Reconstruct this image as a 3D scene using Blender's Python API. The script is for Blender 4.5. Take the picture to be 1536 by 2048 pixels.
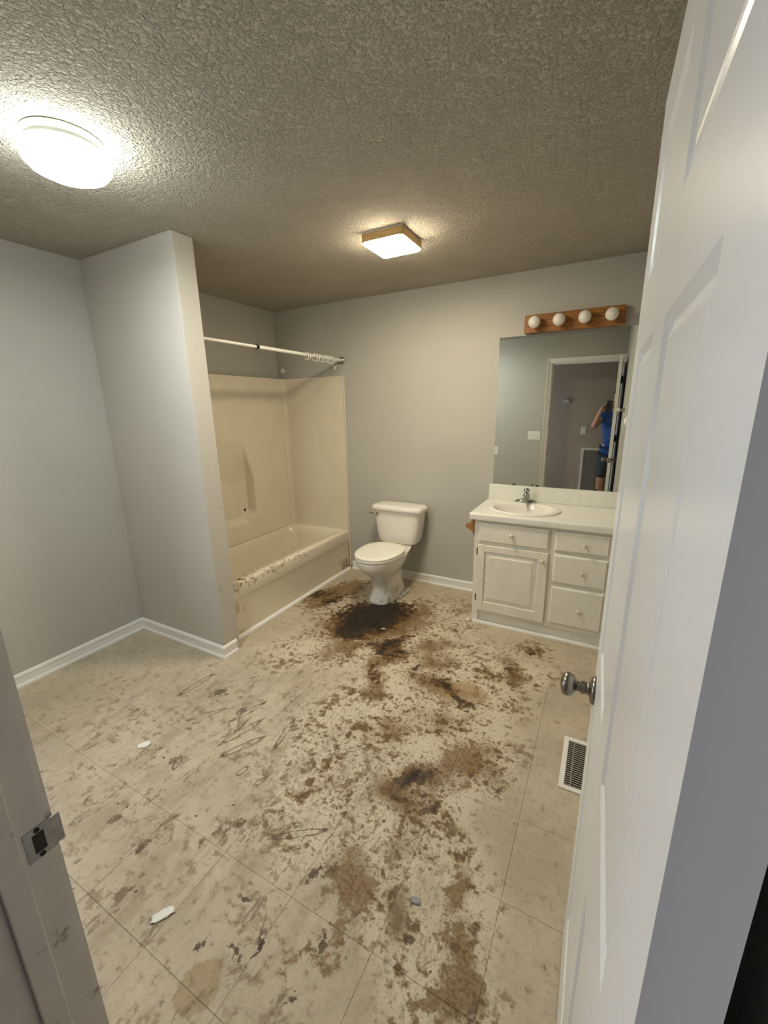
import bpy, bmesh, math, random
from mathutils import Vector, Matrix
random.seed(7)
for o in list(bpy.data.objects): bpy.data.objects.remove(o)
S = bpy.context.scene
COL = S.collection

# ------------------------------------------------------------------ camera, world, exposure
PI = math.pi
CAM = (2.8981, -3.2368, 1.5495)
YAW, PITCH, ROLL, F = 0.4952, -0.2485, -0.019, 822.2249
fw = Vector((-math.sin(YAW)*math.cos(PITCH), math.cos(YAW)*math.cos(PITCH), math.sin(PITCH)))
rt = Vector((math.cos(YAW), math.sin(YAW), 0)); up = rt.cross(fw)
r2 = math.cos(ROLL)*rt + math.sin(ROLL)*up; u2 = -math.sin(ROLL)*rt + math.cos(ROLL)*up
cd = bpy.data.cameras.new('camera'); cam = bpy.data.objects.new('camera', cd); COL.objects.link(cam)
m = Matrix((r2, u2, -fw)).transposed().to_4x4(); m.translation = CAM
cam.matrix_world = m
cd.sensor_fit = 'HORIZONTAL'; cd.sensor_width = 36.0; cd.lens = F/1536*36.0
cd.clip_start = 0.005; cd.clip_end = 60
S.camera = cam
S.view_settings.view_transform = 'Standard'; S.view_settings.look = 'None'
S.view_settings.gamma = 1.0; S.view_settings.use_curve_mapping = False
S.view_settings.exposure = 0.24
w = bpy.data.worlds.new('world'); S.world = w; w.use_nodes = True
w.node_tree.nodes['Background'].inputs[0].default_value = (0.62, 0.70, 0.95, 1)
w.node_tree.nodes['Background'].inputs[1].default_value = 1.6
DOME_E, SQUARE_E, DISC_W = 33.0, 112.0, 9.5          # the two lit ceiling lamps: glass, glass, added disc lamp under the dome

# ------------------------------------------------------------------ helpers
H, YB, YF, YH, XR = 2.44, 0.0, -3.04, -3.155, 3.02      # ceiling, back wall, front wall faces, right wall

ORG = {}                                  # world position of each object's origin
def empty(name, loc=(0, 0, 0)):
    o = bpy.data.objects.new(name, None); COL.objects.link(o); o.location = loc
    o.empty_display_size = 0.05; ORG[o.name] = Vector(loc)
    return o
def tag(o, label=None, cat=None, group=None, kind=None):
    if label: o['label'] = label
    if cat: o['category'] = cat
    if group: o['group'] = group
    if kind: o['kind'] = kind
    return o
def thing(name, label, cat, loc=(0, 0, 0), group=None, kind=None):
    return tag(empty(name, loc), label, cat, group, kind)
def put(name, bm, mat, parent=None, smooth=False, loc=None, local=False):
    """link a bmesh as one mesh object; vertices are world coordinates, or about loc (world) when given, or the parent's own frame when local"""
    me = bpy.data.meshes.new(name)
    bmesh.ops.recalc_face_normals(bm, faces=bm.faces[:])
    bm.to_mesh(me); bm.free()
    return link(name, me, mat, parent, smooth, loc, local)
def link(name, me, mat, parent=None, smooth=False, loc=None, local=False):
    if smooth is not False:
        me.polygons.foreach_set('use_smooth', [True]*len(me.polygons))
        if smooth is not True: me.set_sharp_from_angle(angle=math.radians(smooth))
    if mat is not None and not me.materials: me.materials.append(mat)
    o = bpy.data.objects.new(name, me); COL.objects.link(o)
    org = Vector(loc) if loc is not None else Vector((0, 0, 0))
    if parent is not None:
        o.parent = parent
        t = Vector((0, 0, 0)) if local else ORG.get(parent.name, Vector((0, 0, 0)))
        o.location = org - t
    else: o.location = org
    ORG[o.name] = org
    return o
def copy_tree(o, parent=None):
    c = o.copy(); COL.objects.link(c); c.parent = parent
    for ch in list(o.children): copy_tree(ch, c)
    return c

def box(bm, x0, x1, y0, y1, z0, z1, r=0.0, seg=2, M=None):
    x0, x1 = sorted((x0, x1)); y0, y1 = sorted((y0, y1)); z0, z1 = sorted((z0, z1))
    mt = Matrix.Translation(((x0+x1)/2, (y0+y1)/2, (z0+z1)/2)) @ Matrix.Diagonal((x1-x0, y1-y0, z1-z0, 1))
    if M is not None: mt = M @ mt
    res = bmesh.ops.create_cube(bm, size=1.0, matrix=mt)
    if r > 0:
        es = list({e for v in res['verts'] for e in v.link_edges})
        bmesh.ops.bevel(bm, geom=es, offset=r, segments=seg, affect='EDGES', profile=0.5)
    return bm
def B(*a, **k): return box(bmesh.new(), *a, **k)
def loft(bm, rings, cap0=True, cap1=True, closed=True):
    vs = [[bm.verts.new(p) for p in r] for r in rings]
    n = len(vs[0])
    for a, b in zip(vs, vs[1:]):
        for i in range(n if closed else n-1):
            j = (i+1) % n
            try: bm.faces.new((a[i], a[j], b[j], b[i]))
            except ValueError: pass
    if cap0: bm.faces.new(vs[0][::-1])
    if cap1: bm.faces.new(vs[-1])
    return bm
def sring(cx, cy, z, rx, ryf, ryb, n=2.0, k=40, ang=0.0):
    """superellipse ring; front is -y"""
    out = []
    for i in range(k):
        t = 2*PI*i/k
        c, s = math.cos(t), math.sin(t)
        x = rx*math.copysign(abs(c)**(2/n), c)
        ry = ryb if s > 0 else ryf
        y = ry*math.copysign(abs(s)**(2/n), s)
        out.append(Vector((cx+x, cy+y, z)))
    return out
def lathe(bm, prof, M=Matrix.Identity(4), k=24, cap0=True, cap1=True):
    """prof = [(radius, height)] about local z"""
    rings = [[M @ Vector((r*math.cos(2*PI*i/k), r*math.sin(2*PI*i/k), h)) for i in range(k)] for r, h in prof]
    return loft(bm, rings, cap0, cap1)
def align(p, d):
    d = Vector(d).normalized()
    return Matrix.Translation(p) @ d.to_track_quat('Z', 'Y').to_matrix().to_4x4()
def tube(bm, pts, r, k=10, closed=False):
    pts = [Vector(p) for p in pts]; n = len(pts); rings = []
    rr = r if isinstance(r, (list, tuple)) else [r]*n
    ref = None
    for i, p in enumerate(pts):
        if closed: d = pts[(i+1) % n]-pts[i-1]
        else: d = pts[min(i+1, n-1)]-pts[max(i-1, 0)]
        d.normalize()
        if ref is None:
            ref = d.orthogonal().normalized()
        ref = (ref - d*ref.dot(d)).normalized(); b = d.cross(ref)
        rings.append([p + rr[i]*(math.cos(2*PI*j/k)*ref + math.sin(2*PI*j/k)*b) for j in range(k)])
    if closed: rings.append(rings[0])
    if closed:
        vs = [[bm.verts.new(q) for q in r_] for r_ in rings[:-1]]; vs.append(vs[0])
        for a, b in zip(vs, vs[1:]):
            for j in range(k):
                bm.faces.new((a[j], a[(j+1) % k], b[(j+1) % k], b[j]))
        return bm
    return loft(bm, rings)
def extrude_profile(bm, prof, axis, a, b, mitre_a=0.0, mitre_b=0.0):
    """prof = [(u, v)]: closed polygon; axis 'x': (s, u, v); axis 'y': (u, s, v); mitre shifts the end by u*mitre"""
    def P(s, u, v): return Vector((s, u, v)) if axis == 'x' else Vector((u, s, v))
    r0 = [P(a+mitre_a*abs(u-prof[0][0]), u, v) for u, v in prof]; r1 = [P(b+mitre_b*abs(u-prof[0][0]), u, v) for u, v in prof]
    return loft(bm, [r0, r1])

# ------------------------------------------------------------------ materials
def newmat(name):
    mt = bpy.data.materials.new(name); mt.use_nodes = True
    nt = mt.node_tree; bs = nt.nodes['Principled BSDF']
    return mt, nt, bs
def N(nt, t, **kw):
    n = nt.nodes.new(t)
    for k, v in kw.items(): setattr(n, k, v)
    return n
def L(nt, a, b): nt.links.new(a, b)
def noise(nt, vec, scale, detail=4, rough=0.55, dist=0.0):
    n = N(nt, 'ShaderNodeTexNoise'); n.inputs['Scale'].default_value = scale; n.inputs['Detail'].default_value = detail
    n.inputs['Roughness'].default_value = rough; n.inputs['Distortion'].default_value = dist
    if vec is not None: L(nt, vec, n.inputs['Vector'])
    return n.outputs['Fac']
def ramp(nt, v, a, b, lo=0.0, hi=1.0, smooth=True):
    n = N(nt, 'ShaderNodeMapRange'); n.interpolation_type = 'SMOOTHSTEP' if smooth else 'LINEAR'
    n.clamp = True
    n.inputs['From Min'].default_value = a; n.inputs['From Max'].default_value = b
    n.inputs['To Min'].default_value = lo; n.inputs['To Max'].default_value = hi
    L(nt, v, n.inputs['Value']); return n.outputs['Result']
def mth(nt, op, a, b=None, clamp=False):
    n = N(nt, 'ShaderNodeMath', operation=op); n.use_clamp = clamp
    for i, v in enumerate((a, b)):
        if v is None: continue
        if isinstance(v, (int, float)): n.inputs[i].default_value = v
        else: L(nt, v, n.inputs[i])
    return n.outputs[0]
def mix(nt, f, a, b):
    n = N(nt, 'ShaderNodeMix', data_type='RGBA')
    if isinstance(f, (int, float)): n.inputs[0].default_value = f
    else: L(nt, f, n.inputs[0])
    for i, v in ((6, a), (7, b)):
        if isinstance(v, tuple): n.inputs[i].default_value = (*v, 1) if len(v) == 3 else v
        else: L(nt, v, n.inputs[i])
    return n.outputs[2]
def pos(nt): return N(nt, 'ShaderNodeNewGeometry').outputs['Position']
def scaled(nt, vec, s, rot=(0, 0, 0)):
    n = N(nt, 'ShaderNodeMapping'); n.inputs['Scale'].default_value = s; n.inputs['Rotation'].default_value = rot
    L(nt, vec, n.inputs['Vector']); return n.outputs[0]
def bump(nt, bs, h, dist=0.001, strength=1.0):
    n = N(nt, 'ShaderNodeBump'); n.inputs['Distance'].default_value = dist; n.inputs['Strength'].default_value = strength
    L(nt, h, n.inputs['Height']); L(nt, n.outputs[0], bs.inputs['Normal'])
def plain(name, col, rough=0.5, metal=0.0, var=0.06, vscale=8.0, bumpd=0.0, bscale=200.0, spec=0.5, coat=0.0):
    mt, nt, bs = newmat(name)
    P = pos(nt)
    f = noise(nt, P, vscale, 4)
    c2 = tuple(max(0, c*(1-var*2)) for c in col)
    L(nt, mix(nt, ramp(nt, f, 0.3, 0.75), col, c2), bs.inputs['Base Color'])
    bs.inputs['Roughness'].default_value = rough; bs.inputs['Metallic'].default_value = metal
    bs.inputs['Specular IOR Level'].default_value = spec
    bs.inputs['Coat Weight'].default_value = coat
    if bumpd > 0: bump(nt, bs, noise(nt, P, bscale, 2), bumpd)
    return mt

def wall_paint(name, col, marks=0.0):
    mt, nt, bs = newmat(name); P = pos(nt)
    c = mix(nt, ramp(nt, noise(nt, P, 1.6, 3), 0.3, 0.7), col, tuple(v*0.95 for v in col))
    if marks:
        f = ramp(nt, noise(nt, scaled(nt, P, (1, 1, 0.35)), 34, 3, 0.6), 0.69, 0.73, 0, marks)
        sn = N(nt, 'ShaderNodeSeparateXYZ'); L(nt, N(nt, 'ShaderNodeNewGeometry').outputs['True Normal'], sn.inputs[0])
        f = mth(nt, 'MULTIPLY', f, mth(nt, 'GREATER_THAN', sn.outputs[0], .9))        # only the narrow end is chipped
        c = mix(nt, f, c, (0.16, 0.11, 0.07))
    L(nt, c, bs.inputs['Base Color'])
    bs.inputs['Roughness'].default_value = 0.55; bs.inputs['Specular IOR Level'].default_value = 0.3
    bump(nt, bs, noise(nt, P, 260, 2), 0.0006)
    return mt
M = {}
M['wall'] = wall_paint('grey_wall_paint', (0.475, 0.462, 0.425))
M['wall_end'] = wall_paint('grey_wall_paint_scuffed', (0.52, 0.495, 0.45), 0.75)
M['hall'] = wall_paint('hall_wall_paint', (0.46, 0.40, 0.325))
M['trim'] = plain('white_trim_paint', (0.80, 0.79, 0.76), 0.35, var=0.02, vscale=20)
M['door'] = plain('white_door_paint', (0.79, 0.805, 0.805), 0.28, var=0.02, vscale=3, bumpd=0.0004, bscale=60)
M['base_ring'] = plain('lamp_base_enamel', (0.75, 0.75, 0.70), 0.4, var=0.02)
M['plastic'] = plain('white_plastic', (0.80, 0.79, 0.75), 0.35, var=0.01)
M['slot'] = plain('dark_slot', (0.02, 0.018, 0.015), 0.7)
M['nickel'] = plain('satin_nickel', (0.30, 0.275, 0.245), 0.28, 1.0, var=0.05, vscale=40)
M['chrome'] = plain('chrome', (0.50, 0.52, 0.50), 0.10, 1.0, var=0.08, vscale=30)
M['brass'] = plain('pale_brass', (0.78, 0.72, 0.54), 0.30, 0.55, var=0.03)
M['bronze'] = plain('black_hinge_metal', (0.015, 0.013, 0.012), 0.45, 0.6)
M['jamb_metal'] = plain('worn_strike_steel', (0.36, 0.35, 0.33), 0.42, 0.9, var=0.12, vscale=60)
M['cab'] = plain('cream_cabinet_paint', (0.80, 0.765, 0.68), 0.42, var=0.03, vscale=14)
M['counter'] = plain('white_laminate', (0.78, 0.78, 0.72), 0.25, var=0.03, vscale=25)
M['porcelain'] = plain('white_porcelain', (0.80, 0.775, 0.71), 0.12, var=0.01, coat=0.3)
M['seat'] = plain('toilet_seat_plastic', (0.84, 0.81, 0.72), 0.25, var=0.01)
M['paper'] = plain('torn_paper', (0.80, 0.79, 0.75), 0.8, var=0.05, vscale=60)
M['greyscrap'] = plain('grey_scrap', (0.30, 0.30, 0.30), 0.6, var=0.1, vscale=60)
M['skin'] = plain('skin', (0.55, 0.30, 0.21), 0.5, var=0.06, vscale=12)
M['shirt'] = plain('blue_cotton', (0.02, 0.085, 0.33), 0.8, var=0.12, vscale=14)
M['shorts'] = plain('dark_shorts', (0.045, 0.055, 0.065), 0.85, var=0.12, vscale=14)
M['hair'] = plain('brown_hair', (0.06, 0.035, 0.02), 0.6, var=0.2, vscale=60)
M['shoe'] = plain('dark_shoe', (0.05, 0.05, 0.05), 0.6)
M['phone'] = plain('black_phone', (0.012, 0.012, 0.014), 0.2, var=0.01)
M['hallfloor'] = plain('hall_floor_boards', (0.26, 0.19, 0.13), 0.5, var=0.15, vscale=6)

def mk_wood(name, a, b, rough=0.4, sc=(2, 30, 30)):
    mt, nt, bs = newmat(name); P = pos(nt)
    f = noise(nt, scaled(nt, P, sc), 3.0, 5, 0.6, 0.6)
    L(nt, mix(nt, ramp(nt, f, 0.35, 0.7), a, b), bs.inputs['Base Color'])
    bs.inputs['Roughness'].default_value = rough
    bump(nt, bs, f, 0.0006)
    return mt
M['oak'] = mk_wood('honey_oak', (0.36, 0.150, 0.030), (0.17, 0.060, 0.010))
M['oak_pale'] = mk_wood('pale_oak_trim', (0.62, 0.42, 0.17), (0.45, 0.27, 0.09))
M['oak_tp'] = mk_wood('stained_oak', (0.42, 0.20, 0.07), (0.24, 0.10, 0.03), sc=(30, 2, 30))

def mk_emit(name, col, e, back=(0.8, 0.8, 0.78)):
    mt, nt, bs = newmat(name); P = pos(nt)
    v = ramp(nt, noise(nt, P, 30, 2), 0.2, 0.8, 0.96, 1.04)
    bs.inputs['Base Color'].default_value = (*back, 1); bs.inputs['Roughness'].default_value = 0.3
    bs.inputs['Emission Color'].default_value = (*col, 1)
    L(nt, mth(nt, 'MULTIPLY', v, e), bs.inputs['Emission Strength'])
    return mt
M['dome'] = mk_emit('lit_white_glass', (0.93, 1.0, 0.955), DOME_E)
M['square'] = mk_emit('lit_warm_glass', (1.0, 0.86, 0.62), SQUARE_E)
def mk_bulb():
    mt, nt, bs = newmat('unlit_opal_bulb'); P = pos(nt)
    L(nt, mix(nt, ramp(nt, noise(nt, P, 30, 2), .3, .7), (0.80, 0.78, 0.72), (0.77, 0.75, 0.69)), bs.inputs['Base Color'])
    bs.inputs['Roughness'].default_value = 0.12; bs.inputs['Subsurface Weight'].default_value = 0.1
    return mt
M['bulb'] = mk_bulb()
def mk_mirror():
    mt, nt, bs = newmat('mirror_silver'); P = pos(nt)
    L(nt, mix(nt, noise(nt, P, 3, 2), (0.72, 0.75, 0.70), (0.76, 0.78, 0.73)), bs.inputs['Base Color'])
    bs.inputs['Metallic'].default_value = 1.0; bs.inputs['Roughness'].default_value = 0.012
    return mt
M['mirror'] = mk_mirror()
def mk_ceiling():
    mt, nt, bs = newmat('popcorn_ceiling'); P = pos(nt)
    bs.inputs['Base Color'].default_value = (0.55, 0.52, 0.46, 1)
    L(nt, mix(nt, ramp(nt, noise(nt, P, 2.2, 3), .3, .7), (0.55, 0.51, 0.43), (0.50, 0.46, 0.385)), bs.inputs['Base Color'])
    bs.inputs['Roughness'].default_value = 0.9; bs.inputs['Specular IOR Level'].default_value = 0.15
    v = N(nt, 'ShaderNodeTexVoronoi', feature='SMOOTH_F1'); v.inputs['Scale'].default_value = 115; v.inputs['Smoothness'].default_value = 0.6
    wv = N(nt, 'ShaderNodeVectorMath', operation='ADD')
    nn = N(nt, 'ShaderNodeTexNoise'); nn.inputs['Scale'].default_value = 60; L(nt, P, nn.inputs['Vector'])
    sc = N(nt, 'ShaderNodeVectorMath', operation='SCALE'); sc.inputs['Scale'].default_value = 0.012
    L(nt, nn.outputs['Color'], sc.inputs[0]); L(nt, P, wv.inputs[0]); L(nt, sc.outputs[0], wv.inputs[1]); L(nt, wv.outputs[0], v.inputs['Vector'])
    h = mth(nt, 'SUBTRACT', ramp(nt, noise(nt, P, 90, 3, 0.6), 0.42, 0.66), mth(nt, 'MULTIPLY', v.outputs['Distance'], 0.9))
    bump(nt, bs, h, 0.0058, 1.0)
    return mt
M['ceiling'] = mk_ceiling()

# ------------------------------------------------------------------ the stained vinyl floor
DARK=[(1.82, -1.089, -0.01, 0.126, 0.068, 0.75), (2.013, -1.203, 1.27, 0.071, 0.029, 0.7), (2.225, -1.168, -0.33, 0.091, 0.03, 0.6), (2.652, -1.812, 0.94, 0.041, 0.018, 0.6), (2.401, -1.992, 0.86, 0.058, 0.032, 0.8), (2.385, -1.391, 0.24, 0.103, 0.03, 0.65), (2.201, -2.389, -2.01, 0.04, 0.025, 0.7), (1.789, -2.434, -2.11, 0.125, 0.023, 0.6), (1.511, -2.671, 1.34, 0.122, 0.034, 0.6), (1.626, -2.757, -1.23, 0.122, 0.03, 0.55), (1.974, -2.684, -2.1, 0.071, 0.024, 0.5), (1.643, -1.111, -2.29, 0.157, 0.083, 0.7), (1.449, -0.772, 0.75, 0.302, 0.238, 1.5), (1.403, -0.984, -2.3, 0.182, 0.172, 1.3), (1.578, -0.555, 0.72, 0.125, 0.079, 0.9), (1.01, -0.676, 1.06, 0.165, 0.098, 0.8), (1.377, -1.043, -2.31, 0.146, 0.144, 1.0), (1.731, -1.04, 0.96, 0.213, 0.076, 0.95), (1.745, -1.158, -0.23, 0.147, 0.081, 0.8), (0.846, -0.629, 0.91, 0.228, 0.109, 0.7), (2.197, -1.304, 2.79, 0.125, 0.059, 0.85), (2.331, -1.371, 2.82, 0.085, 0.033, 0.95), (2.307, -1.925, 0.74, 0.125, 0.063, 0.95), (2.296, -2.021, -0.25, 0.073, 0.033, 0.8), (2.527, -2.438, -1.08, 0.015, 0.025, 1.0), (2.151, -2.647, -1.25, 0.07, 0.013, 0.9), (2.082, -2.702, -0.2, 0.046, 0.013, 0.8), (2.3, -2.567, -1.36, 0.033, 0.017, 0.9), (2.159, -2.425, 1.29, 0.044, 0.018, 0.9), (2.003, -2.588, 0.03, 0.03, 0.009, 0.9), (1.336, -2.63, 0.95, 0.031, 0.017, 1.1), (1.82, -1.381, -1.15, 0.127, 0.042, 0.7), (2.527, -0.973, -1.05, 0.104, 0.051, 0.6), (2.601, -0.713, 0.46, 0.089, 0.055, 0.6), (1.977, -2.74, 1.26, 0.029, 0.011, 0.7), (2.298, -2.701, 0.64, 0.02, 0.013, 0.75), (1.098, -1.91, 0.92, 0.048, 0.039, 0.85), (1.328, -1.96, 1.26, 0.043, 0.03, 0.8), (1.302, -2.34, 1.57, 0.031, 0.032, 0.75), (1.173, -2.326, 1.19, 0.032, 0.021, 0.6)]
BROWN=[(2.245, -1.576, 0.83, 0.419, 0.156, 0.45), (2.395, -1.891, 0.82, 0.299, 0.146, 0.6), (2.07, -2.057, 1.16, 0.163, 0.101, 0.5), (2.371, -2.227, 1.9, 0.154, 0.125, 0.45), (2.072, -1.145, 0.91, 0.375, 0.113, 0.5), (0.96, -0.552, 1.14, 0.332, 0.166, 1.35), (0.943, -0.759, 0.89, 0.216, 0.153, 0.9), (1.718, -0.478, -1.79, 0.255, 0.204, 0.6), (1.476, -1.194, -2.32, 0.17, 0.125, 0.8), (1.453, -1.335, 1.24, 0.165, 0.109, 0.6), (0.925, -0.501, 1.13, 0.253, 0.111, 1.0), (1.465, -0.874, 0.65, 0.4, 0.33, 1.1), (1.809, -1.23, 1.11, 0.201, 0.079, 0.9), (1.856, -1.456, -1.1, 0.154, 0.069, 0.85), (2.206, -1.328, -0.18, 0.201, 0.115, 0.85), (2.539, -0.994, -1.14, 0.179, 0.084, 0.7), (2.599, -0.701, 0.23, 0.146, 0.102, 0.7), (2.603, -1.314, -0.69, 0.078, 0.068, 0.55), (2.043, -1.838, -0.99, 0.082, 0.059, 0.7), (2.284, -2.39, -1.12, 0.13, 0.087, 0.95), (2.621, -2.273, 1.73, 0.11, 0.054, 0.9), (2.669, -2.464, 1.71, 0.162, 0.06, 1.0), (2.648, -2.541, -0.86, 0.037, 0.091, 0.9), (2.473, -1.72, 0.86, 0.191, 0.117, 0.7), (2.236, -2.616, -0.1, 0.06, 0.034, 0.6), (1.778, -0.711, 0.96, 0.317, 0.287, 0.6), (2.011, -0.994, 1.23, 0.263, 0.151, 0.6), (2.073, -0.304, -0.39, 0.214, 0.14, 0.5), (2.314, -2.549, -1.27, 0.09, 0.063, 0.65), (2.487, -2.388, -1.29, 0.087, 0.063, 0.5), (2.299, -1.94, 0.75, 0.185, 0.123, 0.8), (2.622, -1.774, 0.93, 0.111, 0.099, 0.5)]
TAN=[(2.33, -1.304, 0.19, 0.116, 0.092, 1.2), (2.052, -2.803, 1.43, 0.065, 0.059, 0.95), (2.039, -2.822, -1.92, 0.038, 0.048, 0.9)]
ZONE=[(2.148, -1.545, 1.23, 0.801, 0.45, 1.0), (2.261, -1.959, 0.85, 0.595, 0.252, 1.0), (2.516, -2.295, 1.02, 0.245, 0.233, 1.0), (2.614, -2.493, 0.6, 0.173, 0.301, 0.8), (1.628, -0.978, 0.82, 0.805, 0.342, 0.9), (2.592, -1.046, 0.93, 0.319, 0.151, 0.7)]
SCUFF=[(1.441, -2.485, 1.27, 0.72, 1.002, 1.0), (1.641, -2.679, 0.41, 0.466, 0.206, 1.1), (1.992, -2.716, 0.62, 0.267, 0.111, 0.9), (1.292, -1.978, 1.27, 0.48, 0.316, 0.9)]
RING=[(0.924, -1.93, 1.47, 0.105, 0.017, 1), (1.116, -1.939, 0.72, 0.05, 0.011, 1), (1.187, -2.068, 0.96, 0.087, 0.012, 1), (1.365, -1.953, 1.27, 0.09, 0.013, 1), (1.441, -2.071, 1.27, 0.104, 0.016, 1), (1.518, -2.136, 1.08, 0.095, 0.016, 1), (1.64, -1.98, 1.77, 0.09, 0.012, 1), (2.024, -2.341, 0.63, 0.097, 0.012, 1), (1.62, -2.237, 1.42, 0.026, 0.012, 1), (1.729, -2.241, 1.14, 0.029, 0.011, 1), (1.32, -2.34, 2.1, 0.036, 0.013, 1), (1.983, -1.922, 0.78, 0.097, 0.012, 0.8), (0.851, -1.756, 1.02, 0.021, 0.011, 1)]
def mk_floor(x0, x1, y0, y1):
    # one material per patch of the floor, holding only the stains that reach it
    def near(lst, mg):
        out = []
        for c in lst:
            r = 1.45*max(c[3], c[4]) + mg
            if x0-r < c[0] < x1+r and y0-r < c[1] < y1+r: out.append(c)
        return out
    DK, BR, TN, ZN, SF, RG = near(DARK, .16), near(BROWN, .16), near(TAN, .05), near(ZONE, .16), near(SCUFF, .16), near(RING, .02)
    mt, nt, bs = newmat('stained_vinyl_tile'); P = pos(nt)
    def warp(scale, amt, src, det=4):
        nn = N(nt, 'ShaderNodeTexNoise'); nn.inputs['Scale'].default_value = scale; nn.inputs['Detail'].default_value = det
        L(nt, P, nn.inputs['Vector'])
        s = N(nt, 'ShaderNodeVectorMath', operation='SUBTRACT'); L(nt, nn.outputs['Color'], s.inputs[0]); s.inputs[1].default_value = (.5, .5, .5)
        m_ = N(nt, 'ShaderNodeVectorMath', operation='MULTIPLY'); L(nt, s.outputs[0], m_.inputs[0]); m_.inputs[1].default_value = (amt, amt, 0)
        a = N(nt, 'ShaderNodeVectorMath', operation='ADD'); L(nt, src, a.inputs[0]); L(nt, m_.outputs[0], a.inputs[1])
        return a.outputs[0]
    PW = warp(5.0, 0.20, P); PW = warp(22.0, 0.09, PW)
    PS = warp(30.0, 0.012, P)
    def dist(v, c):
        mp = N(nt, 'ShaderNodeMapping', vector_type='TEXTURE')
        mp.inputs['Location'].default_value = (c[0], c[1], 0); mp.inputs['Rotation'].default_value = (0, 0, c[2]); mp.inputs['Scale'].default_value = (c[3], c[4], 1000.0)
        L(nt, v, mp.inputs['Vector'])
        ln = N(nt, 'ShaderNodeVectorMath', operation='LENGTH'); L(nt, mp.outputs[0], ln.inputs[0])
        return ln.outputs['Value']
    def field(v, lst):
        out = None
        if not lst:
            vn = N(nt, 'ShaderNodeValue'); vn.outputs[0].default_value = 0.0; return vn.outputs[0]
        for c in lst:
            d = mth(nt, 'MULTIPLY', mth(nt, 'SUBTRACT', 1.45, dist(v, c)), c[5])
            out = d if out is None else mth(nt, 'MAXIMUM', out, d)
        return mth(nt, 'MAXIMUM', out, 0.0)
    fd, fb, ft, fz, fs = field(PW, [c for c in DK if c[3] > 0.05]), field(PW, BR), field(warp(18, .03, P), TN), field(PW, ZN), field(PW, SF)
    fd2 = field(warp(40, .03, P), [c for c in DK if c[3] <= 0.05])
    n_big = noise(nt, P, 6, 4, 0.65); n_mid = noise(nt, P, 24, 7, 0.74); n_fine = noise(nt, P, 80, 4, 0.70)
    # clean vinyl: mottled beige
    base = mix(nt, ramp(nt, noise(nt, P, 3.2, 5, 0.6), .32, .68), (0.55, 0.475, 0.36), (0.44, 0.375, 0.28))
    base = mix(nt, ramp(nt, n_fine, .45, .66, 0, .32), base, (0.36, 0.30, 0.215))
    base = mix(nt, ramp(nt, n_mid, .45, .62, 0, .45), base, (0.345, 0.285, 0.20))
    # zone where the top layer has flaked: pale islands, brown soaked hollows
    z = ramp(nt, fz, .10, .7)
    zn = mth(nt, 'ADD', n_mid, mth(nt, 'MULTIPLY', mth(nt, 'SUBTRACT', n_big, .5), .80))
    base = mix(nt, mth(nt, 'MULTIPLY', mth(nt, 'MULTIPLY', z, ramp(nt, zn, .475, .52)), .72), base, (0.665, 0.59, 0.455))
    base = mix(nt, mth(nt, 'MULTIPLY', mth(nt, 'MULTIPLY', z, ramp(nt, zn, .465, .415)), .80), base, (0.265, 0.178, 0.090))
    base = mix(nt, mth(nt, 'MULTIPLY', mth(nt, 'MULTIPLY', z, ramp(nt, zn, .405, .36)), .85), base, (0.115, 0.068, 0.030))
    fleck = mth(nt, 'MULTIPLY', z, mth(nt, 'MULTIPLY', ramp(nt, n_fine, .60, .65), ramp(nt, n_mid, .55, .45)))
    base = mix(nt, mth(nt, 'MULTIPLY', fleck, .85), base, (0.09, 0.055, 0.026))
    # soaked brown stains, then tar-dark ones
    bz = ramp(nt, mth(nt, 'ADD', fb, mth(nt, 'MULTIPLY', mth(nt, 'SUBTRACT', n_mid, .5), 4.2)), .42, .85)
    base = mix(nt, mth(nt, 'MULTIPLY', bz, .88), base, mix(nt, ramp(nt, n_fine, .38, .62), (0.11, 0.057, 0.018), (0.26, 0.160, 0.066)))
    tz = ramp(nt, mth(nt, 'ADD', ft, mth(nt, 'MULTIPLY', mth(nt, 'SUBTRACT', n_mid, .5), 1.0)), .38, .52)
    base = mix(nt, mth(nt, 'MULTIPLY', tz, .62), base, mix(nt, n_fine, (0.40, 0.28, 0.14), (0.28, 0.185, 0.085)))
    dn = mth(nt, 'ADD', fd, mth(nt, 'MULTIPLY', mth(nt, 'SUBTRACT', n_mid, .5), 2.8))
    dz = ramp(nt, dn, .50, .78)
    base = mix(nt, mth(nt, 'MULTIPLY', dz, .96), base, mix(nt, ramp(nt, dn, .70, 1.15), (0.105, 0.050, 0.014), (0.010, 0.007, 0.005)))
    dz2 = ramp(nt, mth(nt, 'ADD', fd2, mth(nt, 'MULTIPLY', mth(nt, 'SUBTRACT', n_fine, .5), 3.0)), .50, .80)
    base = mix(nt, mth(nt, 'MULTIPLY', dz2, .88), base, (0.065, 0.038, 0.017))
    # streaky scuffs dragged across, with blotches of grime between them
    fsz = ramp(nt, mth(nt, 'ADD', fs, mth(nt, 'MULTIPLY', fz, .3)), .10, .8)
    st = noise(nt, scaled(nt, warp(7.0, .10, P), (40, 10, 1), (0, 0, -.25)), 1.0, 6, .75, .8)
    sc = mth(nt, 'MULTIPLY', fsz, mth(nt, 'MULTIPLY', ramp(nt, st, .53, .62), ramp(nt, noise(nt, P, 6.0, 5, .70), .49, .57)))
    base = mix(nt, mth(nt, 'MULTIPLY', sc, .80), base, (0.125, 0.085, 0.046))
    gm = mth(nt, 'MULTIPLY', fsz, ramp(nt, mth(nt, 'ADD', n_mid, mth(nt, 'MULTIPLY', mth(nt, 'SUBTRACT', n_big, .5), .7)), .56, .66))
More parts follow.
